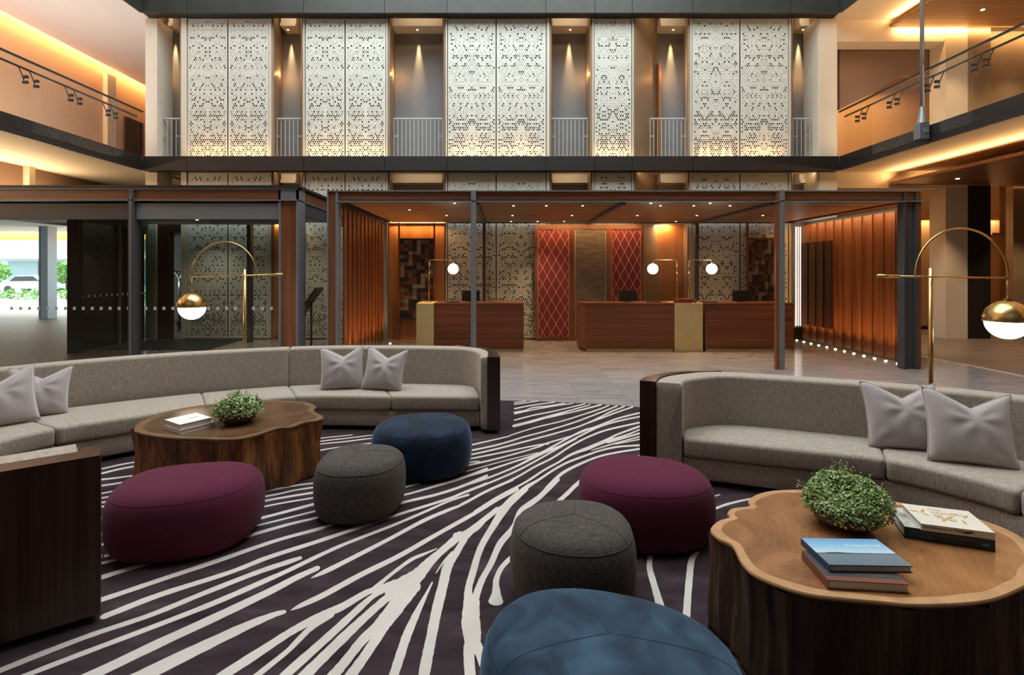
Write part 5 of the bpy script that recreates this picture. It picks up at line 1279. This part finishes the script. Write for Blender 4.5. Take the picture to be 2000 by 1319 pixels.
pX, pY = G(465, 822, 0.49); plant(pX, pY, 0.180, 0.145, 6000, 'low bowl of small-leaved green plant on the left log table', 9, 0.0145)

# ================================================================ BOOKS
def text(parent, body, size, loc, rot, mat, align='LEFT', ext=0.0003):
    c = bpy.data.curves.new('lettering', 'FONT'); c.body = body; c.size = size; c.align_x = align; c.extrude = ext
    tmp = bpy.data.objects.new('tmp', c); COL.objects.link(tmp); dg_ = bpy.context.evaluated_depsgraph_get(); dg_.update()
    me = bpy.data.meshes.new_from_object(tmp.evaluated_get(dg_)); bpy.data.objects.remove(tmp)
    me.materials.clear(); me.materials.append(mat)
    o = bpy.data.objects.new('lettering', me); COL.objects.link(o); o.parent = parent; o.location = loc; o.rotation_euler = rot; return o
def book(label, corners, z, th, cover, spine_edge=0, coverparts=None, group=None, pages=None):
    """corners: near-left, near-right, far-right, far-left of the top face as read in the photo at height z+th"""
    c = [Vector((*p, 0)) for p in corners]; o0 = c[0]
    ang = math.atan2((c[1]-c[0]).y, (c[1]-c[0]).x); W = (c[1]-c[0]).length; D = (c[3]-c[0]).length
    t_ = thing('book', label, 'book', (o0.x, o0.y, z), ang, group)
    ct = 0.0028
    q = B(); q.box(0, W, 0, D, 0, ct); q.box(0, W, 0, D, th-ct, th)
    if spine_edge == 0: q.box(0, W, 0, ct, ct, th-ct)          # spine towards the viewer
    elif spine_edge == 3: q.box(0, ct, 0, D, ct, th-ct)        # spine at the left
    elif spine_edge == 2: q.box(0, W, D-ct, D, ct, th-ct)
    q.build('cover', cover, t_, local=True)
    e = 0.005
    x0, x1, y0, y1 = e, W-e, e, D-e
    if spine_edge == 0: y0 = ct
    if spine_edge == 3: x0 = ct
    if spine_edge == 2: y1 = D-ct
    B().box(x0, x1, y0, y1, ct, th-ct).build('pages', M['paper'], t_, local=True)
    return t_, W, D
def quad(px4, z): return [G(x, y, z) for x, y in px4]
def sq(nl, nr, depth):
    a, b_ = Vector(nl), Vector(nr); d = (b_-a).normalized(); n_ = Vector((-d.y, d.x)); return [tuple(a), tuple(b_), tuple(b_+n_*depth), tuple(a+n_*depth)]
white = plain('white_print', (0.8, 0.8, 0.8), 0.6); blueprint = plain('blue_print', (0.03, 0.16, 0.26), 0.6); blackprint = plain('black_print', (0.02, 0.02, 0.02), 0.6)
# right table, front stack: lower brown book, upper blue book
zb = ZTT; th = 0.036
k_ = sq(G(1617, 1133, zb+th), G(1777, 1142, zb+th), 0.21)
covA = plain('brown_cover', (0.16, 0.055, 0.03), 0.45); covA2 = plain('charcoal_photo', (0.045, 0.045, 0.048), 0.5)
t_, W, D = book('dark brown hardback under the blue book on the right table', k_, zb, th, covA, 3)
B().box(0.004, W-0.004, 0.03, D-0.004, th, th+0.0006).build('cover_print', covA2, t_, local=True)
text(t_, 'HIGH COUNTRY', 0.017, (W*0.42, 0.042, th+0.0012), (0, 0, 0), plain('brown_print', (0.22, 0.12, 0.08), 0.6))
z2 = zb+th+0.001; th2 = 0.028
k_ = sq(G(1620, 1104, z2+th2), G(1783, 1106.5, z2+th2), 0.205)
mb, nt, b = newmat('blue_sky_cover'); tc = nt.nodes.new('ShaderNodeTexCoord'); sp = nt.nodes.new('ShaderNodeSeparateXYZ'); nt.links.new(tc.outputs['Generated'], sp.inputs[0])
nt.links.new(ramp(nt, sp.outputs['Y'], [(0.0, (0.10, 0.15, 0.19)), (0.385, (0.13, 0.19, 0.24)), (0.395, (0.09, 0.11, 0.13)), (0.43, (0.10, 0.12, 0.14)), (0.445, (0.46, 0.60, 0.66)), (0.68, (0.25, 0.47, 0.66)), (1.0, (0.13, 0.30, 0.52))]), b.inputs['Base Color']); b.inputs['Roughness'].default_value = 0.4
navy = plain('navy_cover', (0.03, 0.05, 0.10), 0.4)
t_, W, D = book('blue hardback with a sea and sky cover on the right table', k_, z2, th2, navy, 3)
B().box(0.001, W-0.001, 0.001, D-0.001, th2, th2+0.0006).build('cover_print', mb, t_, local=True)
# low dark headland on the printed horizon
B().prism([(0.02, 0.085), (0.05, 0.093), (0.09, 0.094), (0.15, 0.088), (0.22, 0.085)], th2+0.0006, th2+0.001).build('cover_headland', covA2, t_, local=True)
text(t_, 'The Hauraki Gulf', 0.0215, (W*0.93, 0.140, th2+0.0010), (0, 0, 0), white, 'RIGHT')
# right table, rear stack
zb = ZTT; th3 = 0.050
k_ = sq(G(1766, 1029, zb+th3), G(1944, 1056.5, zb+th3), 0.225)
dk = plain('near_black_cover', (0.006, 0.010, 0.016), 0.4)
t_, W, D = book('thick near-black hardback with blue spine lettering, right table', k_, zb, th3, dk, 0)
B().box(0.002, W-0.002, 0.002, D-0.002, th3, th3+0.0006).build('cover_print', plain('pale_photo', (0.42, 0.39, 0.34), 0.5, 0, 0.5, 18), t_, local=True)
text(t_, 'NEW ZEALAND PHOTOGRAPHY', 0.0165, (0.014, -0.0006, th3*0.60), (PI/2, 0, 0), blueprint)
text(t_, 'COLLECTED', 0.0165, (0.014, -0.0006, th3*0.24), (PI/2, 0, 0), blueprint)
B().box(W-0.045, W-0.018, -0.0006, 0.0, th3*0.35, th3*0.6).build('spine_mark', blueprint, t_, local=True)
z2 = zb+th3+0.001; th4 = 0.030
k_ = sq(G(1799, 1023, z2+th4), G(1944, 1041.5, z2+th4), 0.215)
wc = plain('ivory_cover', (0.66, 0.62, 0.54), 0.4)
t_, W, D = book('ivory hardback with golden leaf print on top of the near-black book', k_, z2, th4, wc, 0)
text(t_, 'THE MEANING OF TREES', 0.0135, (0.006, -0.0006, th4*0.42), (PI/2, 0, 0), blackprint)
gold = plain('golden_print', (0.50, 0.27, 0.06), 0.5); rg = random.Random(2)
q = B()
def leafprint(q, x, y, l, a, w_, z):
    pts = []
    for k in range(10):
        t = k/9; pts.append((t*l, w_*math.sin(PI*t)))
    for k in range(8, 0, -1):
        t = k/9; pts.append((t*l, -w_*math.sin(PI*t)))
    q.prism([(x+px_*math.cos(a)-py_*math.sin(a), y+px_*math.sin(a)+py_*math.cos(a)) for px_, py_ in pts], z, z+0.0004)
for (x, y, l, a) in ((0.13, 0.09, 0.05, 2.6), (0.13, 0.09, 0.06, 0.7), (0.13, 0.09, 0.04, -0.8), (0.13, 0.09, 0.05, -2.2), (0.19, 0.05, 0.05, 1.5), (0.16, 0.15, 0.05, 0.2), (0.05, 0.13, 0.05, 2.9), (0.05, 0.13, 0.05, 1.0), (0.05, 0.13, 0.04, -1.0), (0.21, 0.12, 0.05, 0.9)):
    leafprint(q, x, y, l, a, 0.006, th4)
q.build('leaf_print', gold, t_, local=True)
text(t_, 'THE\nMEANING\nOF\nTREES', 0.030, (0.090, 0.165, th4+0.0004), (0, 0, 0), plain('tan_print', (0.52, 0.33, 0.20), 0.5))
q = B(); leafprint(q, 0, 0, 0.05, 0.15, 0.006, 0); q.build('spine_leaf', plain('olive_print', (0.06, 0.06, 0.02), 0.5), t_, local=True).rotation_euler = (PI/2, 0, 0)
COL.objects[-1].location = (W*0.55, -0.0004, 0.012)
# left table stack
zb = ZTT; th5 = 0.030
# oriented with the long side running away to the right
def turned(nl, nr, depth): return sq(nl, nr, depth)
a = G(307, 834, zb+th5*0.95); 
k_ = sq(G(352, 841.5, zb+th5), G(421, 824.5, zb+th5), 0.25)
t_, W, D = book('pale grey hardback at the bottom of the stack on the left table', k_, zb, th5, plain('pale_cover', (0.55, 0.53, 0.52), 0.5), 3)
z2 = zb+th5+0.001; th6 = 0.042
k_ = sq(G(351, 830, z2+th6), G(414, 815.5, z2+th6), 0.245)
t_, W, D = book('white hardback on top of the stack on the left table', k_, z2, th6, plain('white_cover', (0.78, 0.75, 0.72), 0.45), 2)
text(t_, 'NZ', 0.05, (0.10, 0.12, th6+0.0004), (0, 0, 0.6), plain('grey_print', (0.35, 0.33, 0.33), 0.5)) if False else None
B().box(0.12, 0.19, 0.11, 0.13, th6, th6+0.0004).build('cover_mark', plain('grey_print', (0.40, 0.38, 0.38), 0.5), t_, local=True)
k_ = sq(G(496, 803, zb+0.03), G(516, 799, zb+0.03), 0.22)
t_, W, D = book('pale book half hidden behind the plant bowl on the left table', k_, zb, 0.03, plain('cream_cover', (0.6, 0.58, 0.55), 0.5), 3)

# ================================================================ FLOOR LAMPS
def floorlamp(px, Y, s, tiltz, label):
    """s=-1: globe to the left.  arm lengths in metres"""
    X = X_(px, Y); za = 1.655
    t_ = thing('floor_lamp', label, 'lamp', (X, Y, 0))
    B().lathe([(0.17, 0), (0.17, 0.018), (0.165, 0.022), (0.03, 0.024), (0.02, 0.04)], (X, Y, 0), 40).build('base', M['brass'], t_, autos=40)
    B().tube([(X, Y, 0.02), (X, Y, za+0.085)], 0.020, 14).build('pole', M['brass'], t_, smooth=True)
    e0 = X-s*0.535; e1 = X+s*0.735
    zl = lambda x: za-(x-X)*s*tiltz
    B().tube([(e0, Y-0.03, zl(e0)), (e1, Y-0.03, zl(e1))], 0.009, 10).build('arm', M['brass'], t_, smooth=True)
    B().tube([(e0, Y-0.03, zl(e0)), (e0+s*0.20, Y-0.03, zl(e0+s*0.2))], 0.017, 12).build('counterweight', M['brass'], t_, smooth=True)
    a0 = X-s*0.175; a1 = X+s*0.715; r = (a1-a0)/2; cxm = (a0+a1)/2
    pts = [(cxm-r*math.cos(PI*k/32), Y-0.03, zl(cxm-r*math.cos(PI*k/32))+abs(r)*1.05*math.sin(PI*k/32)) for k in range(33)]
    B().tube(pts, 0.009, 10).build('arch', M['brass'], t_, smooth=True)
    gx = a1-s*0.012; zt_ = zl(a1); D = 0.355; zg = zt_-0.215-D/2
    B().tube([(gx, Y-0.03, zt_), (gx, Y-0.03, zg+D/2)], 0.005, 8).build('rod', M['brass'], t_, smooth=True)
    B().lathe([(0.03, D/2-0.004), (0.03, D/2+0.022), (0.0, D/2+0.024)], (gx, Y-0.03, zg), 20).build('cap', M['brass'], t_, autos=40)
    R = D/2
    B().lathe([(R*1.02*math.cos(-0.10+(PI/2+0.10)*k/16), R*1.02*math.sin(-0.10+(PI/2+0.10)*k/16)) for k in range(16)]+[(0.0, R*1.02)], (gx, Y-0.03, zg), 48).build('dome', M['brass'], t_, smooth=True)
    B().lathe([(0.0, -R*0.94)]+[(R*0.94*math.sin(PI/2*k/14), -R*0.94*math.cos(PI/2*k/14)) for k in range(1, 14)]+[(R*0.94, -0.0), (0.0, 0.0)], (gx, Y-0.03, zg-0.018), 48).build('glass_bowl', M['globe'], t_, smooth=True)
    return t_
floorlamp(478, 7.0, -1, 0.030, 'arched brass floor lamp with a lit globe behind the left sofa')
floorlamp(1818, 4.9, 1, 0.018, 'arched brass floor lamp with a lit globe behind the right sofa')
